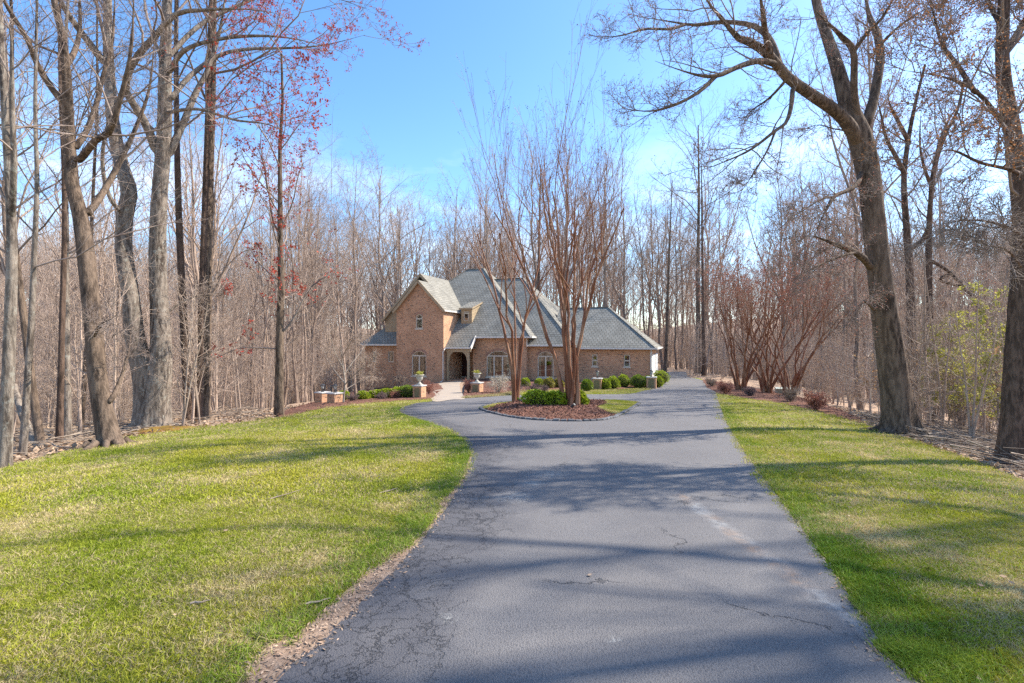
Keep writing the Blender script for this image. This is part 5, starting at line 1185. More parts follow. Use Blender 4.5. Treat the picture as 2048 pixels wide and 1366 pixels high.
for k, (px, py, nst, lab) in enumerate([(1483, 772, 9, 'leftmost crape myrtle of the three beside the right bed'), (1523, 778, 9, 'middle crape myrtle of the three beside the right bed'), (1553, 785, 9, 'rightmost crape myrtle of the three, next to the utility box')]):
    g = G(px, py); k_ = 33.5 / g[1]; g = (g[0] * k_, 33.5 - k * .8); myrtle('crape_myrtle', (g[0], g[1], Tz(*g)), nst, 10.6, .40, 210 + k, lab, r=.085, seeds=False, ex=1.35, n=(3.6, 4.5, 3.6, 2.2), bud=('pink_bud', 1.3, .055), group='crape myrtles beside the right bed')

# ---------------------------------------------------------------- uncountable growth: instanced by geometry nodes inside ONE object each
def hidden_proto(name, V, Fc, npv, mat):
    me = np_mesh(name, V, Fc, npv); me.materials.append(MT[mat] if isinstance(mat, str) else mat); return bpy.data.objects.new(name, me)
def scatter(name, protos, P, rot, scl, idx, label=None):
    me = bpy.data.meshes.new(name); n = len(P); me.vertices.add(n); me.vertices.foreach_set('co', np.asarray(P, np.float32).ravel())
    for nm, tp, key, arr in (('rot', 'FLOAT_VECTOR', 'vector', rot), ('scl', 'FLOAT_VECTOR', 'vector', scl), ('idx', 'INT', 'value', idx)):
        a = me.attributes.new(nm, tp, 'POINT'); a.data.foreach_set(key, np.asarray(arr, np.int32 if tp == 'INT' else np.float32).ravel())
    o = link(name, me); o['kind'] = 'stuff'
    if label: o['label'] = label
    ng = bpy.data.node_groups.new(name, 'GeometryNodeTree'); ng.interface.new_socket('Geometry', in_out='INPUT', socket_type='NodeSocketGeometry'); ng.interface.new_socket('Geometry', in_out='OUTPUT', socket_type='NodeSocketGeometry')
    gi = ng.nodes.new('NodeGroupInput'); go = ng.nodes.new('NodeGroupOutput'); jn = ng.nodes.new('GeometryNodeJoinGeometry')
    def attr(nm, tp): a = ng.nodes.new('GeometryNodeInputNamedAttribute'); a.data_type = tp; a.inputs['Name'].default_value = nm; return a.outputs['Attribute']
    ra, sa, ia = attr('rot', 'FLOAT_VECTOR'), attr('scl', 'FLOAT_VECTOR'), attr('idx', 'INT')
    er = ng.nodes.new('FunctionNodeEulerToRotation'); ng.links.new(ra, er.inputs[0])
    for j, po in enumerate(protos):
        oi = ng.nodes.new('GeometryNodeObjectInfo'); oi.inputs['Object'].default_value = po; oi.inputs['As Instance'].default_value = True
        cp = ng.nodes.new('FunctionNodeCompare'); cp.data_type = 'INT'; cp.operation = 'EQUAL'
        ii = [s for s in cp.inputs if s.type == 'INT']; ng.links.new(ia, ii[0]); ii[1].default_value = j
        ip = ng.nodes.new('GeometryNodeInstanceOnPoints'); ng.links.new(gi.outputs[0], ip.inputs['Points']); ng.links.new(cp.outputs[0], ip.inputs['Selection'])
        ng.links.new(oi.outputs['Geometry'], ip.inputs['Instance']); ng.links.new(er.outputs[0], ip.inputs['Rotation']); ng.links.new(sa, ip.inputs['Scale']); ng.links.new(ip.outputs[0], jn.inputs[0])
    ng.links.new(jn.outputs[0], go.inputs[0]); md = o.modifiers.new('scatter', 'NODES'); md.node_group = ng
    return o
HOUSE_POLY = np.array([(-17, 40), (12.5, 35), (21, 58), (-8, 66)])
def woods_points(rng, n, fan_, d0, d1, keep=0.6):
    out = []
    while len(out) < n:
        m_ = n * 2; d = np.sqrt(rng.uniform(d0 * d0, d1 * d1, m_)); px = rng.uniform(fan_[0], fan_[1], m_); x = (px - 1024) / F * d; y = d
        k = ~inpoly(LAWN_s, x, y) & ~inpoly(DRIVE, x, y) & ~inpoly(HOUSE_POLY, x, y) & ~inpoly(BED_R, x, y) & ~inpoly(BED_L, x, y) & (dist_line(LAWN_s, x, y, True) > keep)
        out += list(zip(x[k], y[k]))
    a = np.array(out[:n]); return a[:, 0], a[:, 1]
def sapling(seed, H, nst, r, spread, mat, leaf=None, n=(7, 5, 3)):
    rng = np.random.default_rng(seed); S = []; SR = []
    for i in range(nst):
        a = rng.uniform(0, 6.28); t = np.linspace(0, 1, 8); h = H * rng.uniform(.6, 1.0); q = spread * rng.uniform(.2, 1) * h * t ** 1.3
        w = np.cumsum(rng.normal(0, .03 * H / 5, (8, 2)), 0) * t[:, None]; S.append(np.stack([np.cos(a) * q + w[:, 0], np.sin(a) * q + w[:, 1], h * t - .1], 1)); SR.append(r * (1 - .75 * t))
    S = np.array(S); SR = np.array(SR)
    b1, r1 = grow(S, SR, rng, n[0], t0=.2, ang=50, asd=14, ratio=.34, taper=.5, rr=.6, rl=.012, npts=5, wig=.16, up=.12, trop=.03, rmin=.006)
    b2, r2 = grow(b1, r1, rng, n[1], t0=.15, ang=45, asd=14, ratio=.5, taper=.4, rl=.01, npts=4, wig=.16, up=.08, rmin=.005)
    b3, r3 = grow(b2, r2, rng, n[2], t0=.2, ang=42, asd=14, ratio=.6, taper=.3, npts=3, wig=.15, rmin=.0042, lmin=.12)
    out = [(*tubes([(S, SR, 5), (b1, r1, 4), (b2, r2, 3), (b3, r3, 3)]), 4, mat)]
    if leaf: out.append((*flakes(pick(b3, .3, leaf[1], rng), leaf[2], rng, leaf[3], .04), 4, leaf[0]))
    return out
def merge(parts):
    """several materials into one mesh object kept out of the scene"""
    me = bpy.data.meshes.new('growth'); V = np.vstack([p[0] for p in parts]); off = np.cumsum([0] + [len(p[0]) for p in parts[:-1]]); Fc = np.vstack([p[1] + o for p, o in zip(parts, off)])
    me = np_mesh('growth', V, Fc, 4)
    for p in parts: me.materials.append(MT[p[3]])
    me.polygons.foreach_set('material_index', np.concatenate([np.full(len(p[1]), i, np.int32) for i, p in enumerate(parts)]))
    return bpy.data.objects.new('growth', me)
def woods_stuff():
    rng = np.random.default_rng(31)
    pr = [merge(sapling(41, 5.5, 1, .035, .12, 'twig', n=(14, 5, 3))), merge(sapling(42, 4.2, 3, .025, .2, 'twig_pale', n=(8, 5, 3))), merge(sapling(43, 7.5, 1, .05, .1, 'twig', n=(16, 6, 3))),
          merge(sapling(44, 2.4, 6, .014, .35, 'twig_pale', n=(6, 5, 3))), merge(sapling(45, 3.2, 1, .025, .15, 'twig', ('beech_leaf', 1.2, .06, 1), n=(10, 5, 2.5))), merge(sapling(46, 6.5, 2, .035, .16, 'twig', n=(10, 6, 3)))]
    X, Y = [], []
    for n, fan_, d0, d1 in ((130, (-120, 700), 14, 34), (520, (-120, 760), 34, 75), (280, (560, 1340), 60, 95), (340, (1340, 1720), 46, 90), (290, (1560, 2200), 19, 60), (40, (1640, 2150), 12, 20)):
        x, y = woods_points(rng, n, fan_, d0, d1, .8); X.append(x); Y.append(y)
    x = np.concatenate(X); y = np.concatenate(Y); n = len(x); s = rng.uniform(.7, 1.35, n)
    scatter('undergrowth', pr, np.c_[x, y, T(x, y)], np.c_[rng.normal(0, .06, n), rng.normal(0, .06, n), rng.uniform(0, 6.28, n)], np.c_[s, s, s], rng.choice(6, n, p=[.22, .2, .2, .16, .07, .15]), 'tangle of bare saplings and brush filling the woods')
    # the far wood that reads as one mass
    pj = []
    for key in ('slim_a', 'fork_a', 'tall_b', 'slim_c'):
        vs, fs, ms_, off = [], [], [], 0
        me0 = [me for _, me in WOOD[key]]
        me = bpy.data.meshes.new('far'); 
        for i, m0 in enumerate(me0):
            v = np.empty(len(m0.vertices) * 3, np.float32); m0.vertices.foreach_get('co', v); f = np.empty(len(m0.loops), np.int32); m0.loops.foreach_get('vertex_index', f)
            vs.append(v.reshape(-1, 3)); fs.append(f.reshape(-1, 4) + off); off += len(m0.vertices); ms_.append(np.full(len(m0.polygons), i, np.int32))
        me = np_mesh('far', np.vstack(vs), np.vstack(fs), 4)
        for m0 in me0: me.materials.append(m0.materials[0])
        me.polygons.foreach_set('material_index', np.concatenate(ms_)); pj.append(bpy.data.objects.new('far', me))
    d = np.sqrt(rng.uniform(100 ** 2, 190 ** 2, 620)); px = rng.uniform(-350, 2400, 620); x = (px - 1024) / F * d; y = d
    x2, y2 = woods_points(rng, 70, (-250, 640), 62, 95); x3, y3 = woods_points(rng, 50, (1560, 2300), 60, 95)
    x = np.concatenate([x, x2, x3]); y = np.concatenate([y, y2, y3]); n = len(x); s = rng.uniform(.95, 1.3, n)
    scatter('far_woods', pj, np.c_[x, y, T(x, y)], np.c_[rng.normal(0, .03, n), rng.normal(0, .03, n), rng.uniform(0, 6.28, n)], np.c_[s, s, s], rng.integers(0, 4, n), 'distant bare woods closing the horizon behind the house')
    n = 2400; d = np.sqrt(rng.uniform(90 ** 2, 180 ** 2, n)); px = rng.uniform(-350, 2400, n); x = (px - 1024) / F * d; s = rng.uniform(1.0, 2.1, n)
    scatter('far_undergrowth', pr, np.c_[x, d, T(x, d)], np.c_[np.zeros(n), np.zeros(n), rng.uniform(0, 6.28, n)], np.c_[s, s, s], rng.choice(6, n, p=[.25, .15, .25, .05, .05, .25]), 'distant bare brush under the far trees')
woods_stuff()

# ---------------------------------------------------------------- shrubs
def ball_shrub(name, x, y, w, h, d_, label, seed, leaf='box_leaf', size=.05, n=2600, group=None, lift=0.0, lump=.12):
    rng = np.random.default_rng(seed); z0 = Tz(x, y) + lift; a, c = w / 2, d_ / 2
    u = rng.normal(size=(n, 3)); u /= np.linalg.norm(u, axis=1)[:, None]; u[:, 2] = np.where(u[:, 2] < -.55, -u[:, 2], u[:, 2])
    ph = rng.uniform(0, 6, 6)
    lm = 1 + lump * (np.sin(4 * u[:, 0] + ph[0]) * np.cos(3 * u[:, 2] + ph[1]) + .6 * np.sin(7 * u[:, 1] + ph[2]) * np.sin(6 * u[:, 0] + ph[3]) + .4 * np.sin(11 * u[:, 2] + 9 * u[:, 0] + ph[4]))
    rad = lm * rng.uniform(.86, 1.04, n); P = u * rad[:, None] * np.array([a, c, h * .58]) + np.array([0, 0, h * .46])
    P = P[P[:, 2] > .02]; q = len(P)
    nrm = P - np.array([0, 0, h * .4]); nrm /= np.linalg.norm(nrm, axis=1)[:, None]
    ax = nrm * .7 + rng.normal(0, .6, (q, 3)) + np.array([0, 0, .3]); ax /= np.linalg.norm(ax, axis=1)[:, None]
    bx = np.cross(ax, rng.normal(size=(q, 3))); bx /= np.linalg.norm(bx, axis=1)[:, None]
    s = size * rng.uniform(.7, 1.35, q)[:, None]
    V = np.stack([P, P + ax * s * .5 + bx * s * .34, P + ax * s, P + ax * s * .5 - bx * s * .34], 1).reshape(-1, 3)
    # dark solid core inside the leaves
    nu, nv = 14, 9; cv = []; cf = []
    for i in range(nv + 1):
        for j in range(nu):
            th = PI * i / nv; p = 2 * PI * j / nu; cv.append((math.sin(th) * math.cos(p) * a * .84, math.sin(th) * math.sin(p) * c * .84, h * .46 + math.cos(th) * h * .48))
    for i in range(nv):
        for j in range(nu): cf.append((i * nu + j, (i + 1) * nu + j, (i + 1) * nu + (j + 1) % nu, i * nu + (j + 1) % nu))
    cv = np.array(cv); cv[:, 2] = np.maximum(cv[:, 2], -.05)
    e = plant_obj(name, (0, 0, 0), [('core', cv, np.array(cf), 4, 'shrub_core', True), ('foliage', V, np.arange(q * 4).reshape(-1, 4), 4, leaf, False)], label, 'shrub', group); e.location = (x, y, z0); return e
def px_w(px, py, wpx): x, y = G(px, py); return x, y, wpx / F * y
GB = 'clipped boxwood balls along the garage'
for k, (px, py, wp, hp_, leaf, lab) in enumerate([
        (1174, 782, 25, 25, 'box_dark', 'dark boxwood ball left of the lantern pillar nearest the myrtles'), (1211, 779, 22, 24, 'box_leaf', 'boxwood ball right behind the left lantern pillar'), (1227, 778, 25, 27, 'box_leaf', 'boxwood ball below the left garage window'),
        (1247, 775, 29, 27, 'box_leaf', 'wide boxwood ball below the space between garage windows'), (1277, 776, 31, 28, 'box_dark', 'widest boxwood ball below the right garage window'), (1298, 774, 24, 24, 'box_dark', 'boxwood ball half hidden behind the right lantern pillar'),
        (1316, 775, 20, 24, 'box_leaf', 'small boxwood ball just right of the right lantern pillar'), (1322, 768, 32, 29, 'box_leaf', 'tall bright boxwood ball at the garage corner beside the drive')]):
    x, y, w = px_w(px, py, wp); ball_shrub('boxwood_shrub', x, y, w, hp_ / F * y * .88, w, lab, 300 + k, leaf, .055, 2600, GB)
for k, (px, py, wp, hp_, leaf, lab) in enumerate([(1051, 774, 20, 17, 'box_leaf', 'low boxwood ball between the two island myrtles'), (1078, 775, 20, 17, 'box_leaf', 'boxwood ball under the left edge of the double window'), (1097, 778, 23, 21, 'box_gold', 'golden bronze shrub ball under the double window'), (1118, 777, 21, 19, 'box_gold', 'dull gold shrub ball left of the tallest myrtle trunk')]):
    x, y, w = px_w(px, py, wp); ball_shrub('boxwood_shrub', x, y, w, hp_ / F * y, w, lab, 320 + k, leaf, .055, 1900, 'low shrub balls under the windows')
for k, (px, py, wp, hp_, leaf, lab) in enumerate([(686, 803, 24, 20, 'box_leaf', 'hedge mound at the far left pillar'), (727, 801, 30, 17, 'box_leaf', 'low hedge mound second from the far left pillar'), (750, 799, 28, 18, 'box_leaf', 'lumpy hedge mound at the middle of the hedge'),
                                                   (772, 798, 30, 20, 'box_leaf', 'hedge mound before the weeping shrub'), (795, 797, 32, 22, 'box_leaf', 'hedge mound second from the urn pillar'), (816, 797, 36, 25, 'box_dark', 'big dark hedge mound against the left urn pillar')]):
    x, y, w = px_w(px, py, wp); ball_shrub('hedge_shrub', x, y, w, hp_ / F * y * .9, w * .9, lab, 330 + k, leaf, .05, 2600, 'hedge mounds left of the walkway', lift=.05)
for k, (px, py, wp, hp_, lab) in enumerate([(1080, 817, 66, 27, 'broad glossy green bush between the island myrtles'), (1112, 818, 44, 26, 'glossy green bush touching the tallest myrtle trunk'), (1156, 817, 36, 24, 'small glossy green bush right of the tallest myrtle trunk')]):
    x, y, w = px_w(px, py, wp); ball_shrub('island_bush', x, y, w, hp_ / F * y, w * .75, lab, 340 + k, 'box_leaf', .085, 1900, 'green bushes on the island', lift=.12, lump=.16)
def twig_shrub(name, px, py, wp, hp_, mat, label, seed, nst=16, leaf=None, droop=.0, n=(6, 4, 3), group=None, dd=0, r=.010, cat='shrub'):
    x, y = G(px, py); k = (y + dd) / y; x, y = x * k, y + dd; H = hp_ / F * y; W = wp / F * y; rng = np.random.default_rng(seed); S = []; SR = []; t = np.linspace(0, 1, 8)
    for i in range(nst):
        a = rng.uniform(0, 6.28); h = H * rng.uniform(.55, 1.0); q = W * .5 * rng.uniform(.15, 1) * t ** (1.1 if droop == 0 else .8); zz = h * (t if droop == 0 else np.sin(t * PI * .62) / 1.0 * (1 + .05 * t))
        S.append(np.stack([np.cos(a) * q, np.sin(a) * q, zz - .05], 1) + np.cumsum(rng.normal(0, .012, (8, 3)), 0)); SR.append(r * (1 - .6 * t))
    S = np.array(S); SR = np.array(SR)
    b1, r1 = grow(S, SR, rng, n[0], t0=.2, ang=40, asd=14, ratio=.38, taper=.4, rl=.02, npts=5, wig=.14, up=.1 if droop == 0 else -.25, trop=.02 - droop * .2, rmin=.006)
    b2, r2 = grow(b1, r1, rng, n[1], t0=.2, ang=40, asd=14, ratio=.55, taper=.3, npts=4, wig=.15, trop=-droop * .2, rmin=.005, lmin=.08)
    b3, r3 = grow(b2, r2, rng, n[2], t0=.2, ang=38, asd=14, ratio=.6, taper=.3, npts=3, wig=.15, rmin=.0045, lmin=.06)
    parts = [('stems', *tubes([(S, SR, 5)]), 4, mat, False), ('crown', *tubes([(b1, r1, 3), (b2, r2, 3), (b3, r3, 3)]), 4, mat, False)]
    if leaf: parts.append(('foliage', *flakes(pick(b3, .3, leaf[1], rng), leaf[2], rng, 2, .02), 4, leaf[0], False))
    e = plant_obj(name, (0, 0, 0), parts, label, cat, group); e.location = (x, y, Tz(x, y) + .03); return e
twig_shrub('bare_shrub', 936, 786, 30, 26, 'red_twig', 'reddish bare shrub left of the right urn pillar', 401, 22, ('pink_bud', .3, .03))
twig_shrub('bare_shrub', 858, 790, 26, 28, 'red_twig', 'reddish bare shrub between the left urn pillar and walkway', 402, 18)
twig_shrub('weeping_shrub', 996, 787, 56, 34, 'pale_twig', 'pale weeping shrub in front of the wide arched window', 403, 30, droop=.6, n=(6, 4, 2))
twig_shrub('weeping_shrub', 797, 781, 40, 24, 'stick', 'brown weeping shrub behind the hedge under the gable window', 404, 24, droop=.6, dd=6, n=(6, 4, 2))
twig_shrub('bare_shrub', 1030, 790, 38, 26, 'purple_twig', 'purplish bare shrub left of the slimmer myrtle trunk', 405, 26)
twig_shrub('bare_shrub', 1066, 789, 30, 22, 'purple_twig', 'purplish bare shrub right of the slimmer myrtle trunk', 406, 22)
twig_shrub('bare_shrub', 1088, 786, 22, 14, 'purple_twig', 'small purplish bare shrub below the golden shrub ball', 407, 14)
twig_shrub('bare_shrub', 706, 804, 26, 16, 'purple_twig', 'small grey-purple bare shrub in front of the hedge', 408, 16); twig_shrub('bare_shrub', 765, 801, 30, 13, 'purple_twig', 'low grey bare shrub before the hedge middle', 409, 16); twig_shrub('bare_shrub', 790, 799, 18, 16, 'red_twig', 'narrow brown bare shrub before the big hedge mound', 410, 12)
for k, (px, py, wp, hp_, lab) in enumerate([(1424, 773, 26, 16, 'low brown shrub at the far end of the right bed'), (1450, 786, 38, 25, 'rounded brown shrub beside the drive at the right bed'), (1500, 792, 26, 18, 'sparse twiggy shrub in front of the middle bed myrtle'), (1580, 806, 42, 30, 'olive-brown shrub before the utility box'), (1632, 822, 56, 36, 'largest reddish-brown shrub at the near end of the right bed')]):
    twig_shrub('bed_shrub', px, py, wp, hp_, ['stick', 'red_twig', 'purple_twig', 'stick', 'red_twig'][k], lab, 420 + k, 26, ('pink_bud', .5, .03) if k in (1, 4) else None, group='shrubs along the right bed', dd=[0, -1, -1, 0, 0][k])
# small pale-twigged ornamental tree before the left wing
x, y = G(688, 808); b = Vector((x, y, Tz(x, y)))
hero('dogwood_tree', b, [limb([(687, 810, y), (688, 790, y), (690, 770, y), (688, 745, y), (684, 715, y), (680, 680, y)], .05, .02)],
     [limb([(688, 772, y), (700, 758, y - .3), (722, 738, y - .6), (745, 722, y - .8)], .035, .008), limb([(689, 765, y), (672, 745, y + .3), (655, 720, y + .5), (645, 690, y + .7)], .035, .008), limb([(688, 750, y), (705, 725, y + .4), (725, 700, y + .8), (738, 680, y + 1)], .03, .008),
      limb([(686, 735, y), (670, 705, y - .4), (662, 675, y - .7), (658, 650, y - .9)], .03, .008), limb([(684, 715, y), (698, 690, y - .5), (712, 665, y - .8)], .025, .007), limb([(690, 780, y), (715, 765, y + .5), (748, 748, y + 1)], .025, .007)],
     'small pale-twigged ornamental tree beside the far left pillar', 430, 'bark_pale', 'twig_pale', n1=9, n2=5, n3=4, n4=2, trunk_n=(4, .5), flare=(.2, .2, 4), ratio=.5, up=.1)
# yellow-green understorey in the right woods
for k, (px, py, dd, H, nst, lab) in enumerate([(2000, 905, 1.0, 5.0, 3, 'yellow-green budding sapling left of the right-edge tree'), (1925, 880, 2, 5.2, 3, 'yellow-green budding sapling right of the oak'), (1870, 860, 3, 4.6, 3, 'small yellow-green budding sapling close behind the oak'), (1960, 880, 5, 5.5, 3, 'taller yellow-green sapling deep behind the right-edge tree'), (1895, 870, 6, 5.0, 3, 'wispy yellow-green sapling midway between oak and right edge'), (2040, 900, 3, 4.5, 3, 'yellow-green sapling cut by the right photo edge')]):
    x, y = G(px, py); q = (y + dd) / y; x, y = x * q, y + dd
    pr = sapling(440 + k, H, nst, .03, .3, 'twig_pale', ('spring_leaf', 5.0, .05, 2), n=(9, 5, 3))
    e = plant_obj('budding_sapling', (0, 0, 0), [('crown', *pr[0][:2], 4, 'twig_hero', False), ('foliage', *pr[1][:2], 4, 'spring_leaf', False)], lab, 'sapling', 'budding saplings in the right woods'); e.location = (x, y, Tz(x, y))

# ---------------------------------------------------------------- pillars, urns, lanterns, box
def pillar(px, py, wpx, hpx, label, dd=0, panel=True, rz=-TH):
    x, y = G(px, py); k = (y + dd) / y; x, y = x * k, y + dd; W = wpx / F * y; H = hpx / F * y
    e = empty('pillar', (x, y, Tz(x, y)), rz); tag(e, label, 'pillar', 'brick pillars around the forecourt')
    q = MB(); q.box((-W / 2, -W / 2, -.3), (W / 2, W / 2, H - .06)); q.build('shaft', 'brick', e)
    q = MB(); q.box((-W / 2 - .04, -W / 2 - .04, H - .059), (W / 2 + .04, W / 2 + .04, H)); q.build('cap', 'stone_cap', e, bevel=.008)
    if panel:
        q = MB(); p = W * .3; q.box((-p, -W / 2 - .012, .1), (p, -W / 2 + .02, H - .14)); q.build('panel', 'panel_stone', e, bevel=.004)
    return e, (x, y, Tz(x, y) + H), rz
def urn(top, rz, label, seed, s=1.0):
    e = empty('urn', top, rz); tag(e, label, 'urn', 'pale urns on the entrance pillars')
    q = MB(); q.box((-.16 * s, -.16 * s, 0), (.16 * s, .16 * s, .05 * s)); q.build('plinth', 'urn', e, bevel=.006)
    prof = [(.13, .05), (.14, .08), (.085, .12), (.055, .18), (.06, .23), (.13, .27), (.185, .34), (.2, .44), (.205, .52), (.25, .555), (.275, .575), (.275, .60), (.24, .605), (.2, .57), (.001, .56)]
    q = MB(); q.lathe([(r * s, z * s) for r, z in prof], 20); q.build('bowl', 'urn', e, smooth=True)
    rng = np.random.default_rng(seed); pt = np.c_[rng.normal(0, .09, (160, 2)), rng.uniform(.56, .74, 160)] * s
    V, Fc = flakes(pt, .06, rng, 1, .02, 1.6, .5); link('foliage', np_mesh('foliage', V, Fc, 4), 'spring_leaf' if seed % 2 else 'box_leaf', e)
def lantern(top, label, h=.5):
    e = empty('lantern', top, 0); tag(e, label, 'lantern', 'black lanterns on the pillars')
    q = MB(); q.lathe([(.001, 0), (.09, 0), (.09, .02), (.03, .05), (.022, .14), (.05, .17), (.001, .175)], 10); q.build('base', 'black_metal', e)
    q = MB(); q.lathe([(.06, .178), (.10, h * .76)], 6); q.build('glass', 'lamp_glass', e)
    for i in range(6):
        a = PI / 3 * i; q = MB(); q.tube([(.065 * math.cos(a), .065 * math.sin(a), .175), (.106 * math.cos(a), .106 * math.sin(a), h * .77)], .008, 5); q.build('bar', 'black_metal', e)
    q = MB(); q.lathe([(.14, h * .765), (.14, h * .79), (.05, h * .92), (.02, h * .94), (.02, h), (.001, h * 1.03)], 10); q.build('cap', 'black_metal', e)
_, t, rz = pillar(954, 786, 19, 21.5, 'brick urn pillar right of the walkway'); urn(t, rz, 'white urn with pale plants right of the walkway', 1, .95)
_, t, rz = pillar(839, 797, 19, 27, 'brick urn pillar left of the walkway at the hedge end'); urn(t, rz, 'tan-white urn with pale plants left of the walkway', 3, .92)
_, t, _ = pillar(1195, 779, 18, 23, 'lantern pillar before the boxwoods nearest the island'); lantern(t, 'lantern on the pillar before the left garage window', .55)
_, t, _ = pillar(1303, 777, 18, 23.5, 'lantern pillar at the garage corner beside the drive'); lantern(t, 'lantern on the pillar at the garage corner', .55)
_, t, _ = pillar(670, 808, 21, 23, 'sunlit lantern pillar at the far left end of the hedge', panel=False, rz=-.5); lantern(t, 'lantern on the sunlit far left pillar', .45)
_, t, _ = pillar(645, 812, 20, 24, 'shaded pillar behind the far left hedge end', dd=2.5, panel=False, rz=-.5); lantern(t, 'lantern on the shaded far left pillar', .45)
# pale green utility box
x, y = G(1569, 790); e = empty('utility_box', (x, y, Tz(x, y)), -.35); tag(e, 'pale green utility box beside the rightmost bed myrtle', 'utility box')
q = MB(); q.box((-.52, -.4, -.2), (.52, .4, .42)); q.build('body', 'util_green', e, bevel=.015); q = MB(); q.prism([(-.56, -.44, .425), (-.56, .44, .425), (-.56, .44, .50), (-.56, -.44, .46)], (1.12, 0, 0)); q.build('lid', 'util_top', e)
# white pipe by the left wing
x, y = G(769, 778); q = empty('vent_pipe', (x * 1.36, y * 1.36, Tz(x * 1.36, y * 1.36))); tag(q, 'thin white vent pipe before the low left brick wing', 'pipe'); m_ = MB(); m_.tube([(0, 0, -.2), (0, 0, 1.15)], .045, 8); m_.build('pipe', 'white_trim', q); m_ = MB(); m_.lathe([(.045, 1.15), (.075, 1.16), (.075, 1.26), (.001, 1.28)], 8); m_.build('cap', 'white_trim', q)
# garden spotlight and tag on the island
x, y = G(1146, 826); e = empty('spotlight', (x, y, Tz(x, y) + .12)); tag(e, 'small black garden spotlight at the tallest myrtle foot', 'spotlight')
q = MB(); q.tube([(0, 0, -.1), (0, 0, .12)], .015, 6); q.build('stake', 'black_metal', e); q = MB(); q.tube([(-.05, .04, .1), (.05, -.04, .2)], .05, 10); q.build('head', 'black_metal', e)
x, y = G(1040, 812); e = empty('spotlight', (x, y, Tz(x, y) + .12)); tag(e, 'small garden spotlight at the slimmer myrtle foot', 'spotlight')
q = MB(); q.tube([(0, 0, -.1), (0, 0, .1)], .015, 6); q.build('stake', 'black_metal', e); q = MB(); q.tube([(.05, -.04, .08), (-.05, .05, .16)], .05, 10); q.build('head', 'black_metal', e)

# ---------------------------------------------------------------- grass, litter, chips, brush
def blade_mat(name, g1, g2, straw, amt):
    m, nt, b = new_mat(name); b.inputs['Roughness'].default_value = 0.6; b.inputs['Specular IOR Level'].default_value = 0.25
    v = coords(nt, 'pos'); f2 = noise(nt, v, 0.9, 5, 0.65); f3 = noise(nt, v, 0.33, 3, 0.6); f4 = noise(nt, v, 9, 3, 0.6)
    rnd = N(nt, 'NewGeometry').outputs['Random Per Island']
    col = mixc(nt, rng_(nt, f3, 0.38, 0.62), g1, g2)
    sf = math_(nt, 'ADD', rng_(nt, f2, 0.36, 0.66, -0.38, 0.6), rng_(nt, f4, 0.3, 0.7, -0.12, 0.15))
    col = mixc(nt, rng_(nt, math_(nt, 'SUBTRACT', math_(nt, 'ADD', sf, amt), rnd), -0.05, 0.05), col, straw)
    hs = N(nt, 'HueSaturation'); L(nt, rng_(nt, rnd, 0, 1, 0.7, 1.3), hs.inputs['Value']); L(nt, col, hs.inputs['Color']); col = hs.outputs[0]
    L(nt, col, b.inputs['Base Color']); t = N(nt, 'BsdfTranslucent'); L(nt, col, t.inputs['Color']); ms = N(nt, 'MixShader'); ms.inputs[0].default_value = 0.3
    L(nt, b.outputs[0], ms.inputs[1]); L(nt, t.outputs[0], ms.inputs[2]); L(nt, ms.outputs[0], nt.nodes['Material Output'].inputs[0]); return m
MT['blade'] = blade_mat('blade', (0.25, 0.295, 0.02), (0.41, 0.38, 0.04), (0.60, 0.48, 0.24), 0.34)
MT['blade_green'] = blade_mat('blade_green', (0.17, 0.255, 0.018), (0.27, 0.32, 0.03), (0.58, 0.47, 0.23), 0.12)
def tuft(seed, n, rad, h, w, mat, lean=.6):
    rng = np.random.default_rng(seed); a = rng.uniform(0, 6.28, n); q = rad * np.sqrt(rng.random(n)); base = np.c_[np.cos(a) * q, np.sin(a) * q, np.full(n, -.008)]
    dr = np.c_[rng.normal(0, lean, (n, 2)), np.ones(n)]; dr /= np.linalg.norm(dr, axis=1)[:, None]; hh = h * rng.uniform(.5, 1.25, n)[:, None]
    sd = np.cross(dr, rng.normal(size=(n, 3))); sd /= np.linalg.norm(sd, axis=1)[:, None]; ww = w * rng.uniform(.7, 1.3, n)[:, None]
    mid = base + dr * hh * .5; tip = base + dr * hh + np.c_[rng.normal(0, .3, (n, 2)) * hh, -np.abs(rng.normal(0, .15, n))[:, None] * hh]
    V = np.stack([base - sd * ww * .5, base + sd * ww * .5, mid + sd * ww * .45, tip, mid - sd * ww * .45], 1).reshape(-1, 3)
    i = np.arange(n) * 5; Fq = np.stack([i, i + 1, i + 2, i + 4], 1); Ft = np.stack([i + 4, i + 2, i + 3, i + 3], 1)
    me = bpy.data.meshes.new('tuft'); me.from_pydata(V.tolist(), [], Fq.tolist() + Ft[:, :3].tolist()); me.materials.append(MT[mat]); return bpy.data.objects.new('tuft', me)
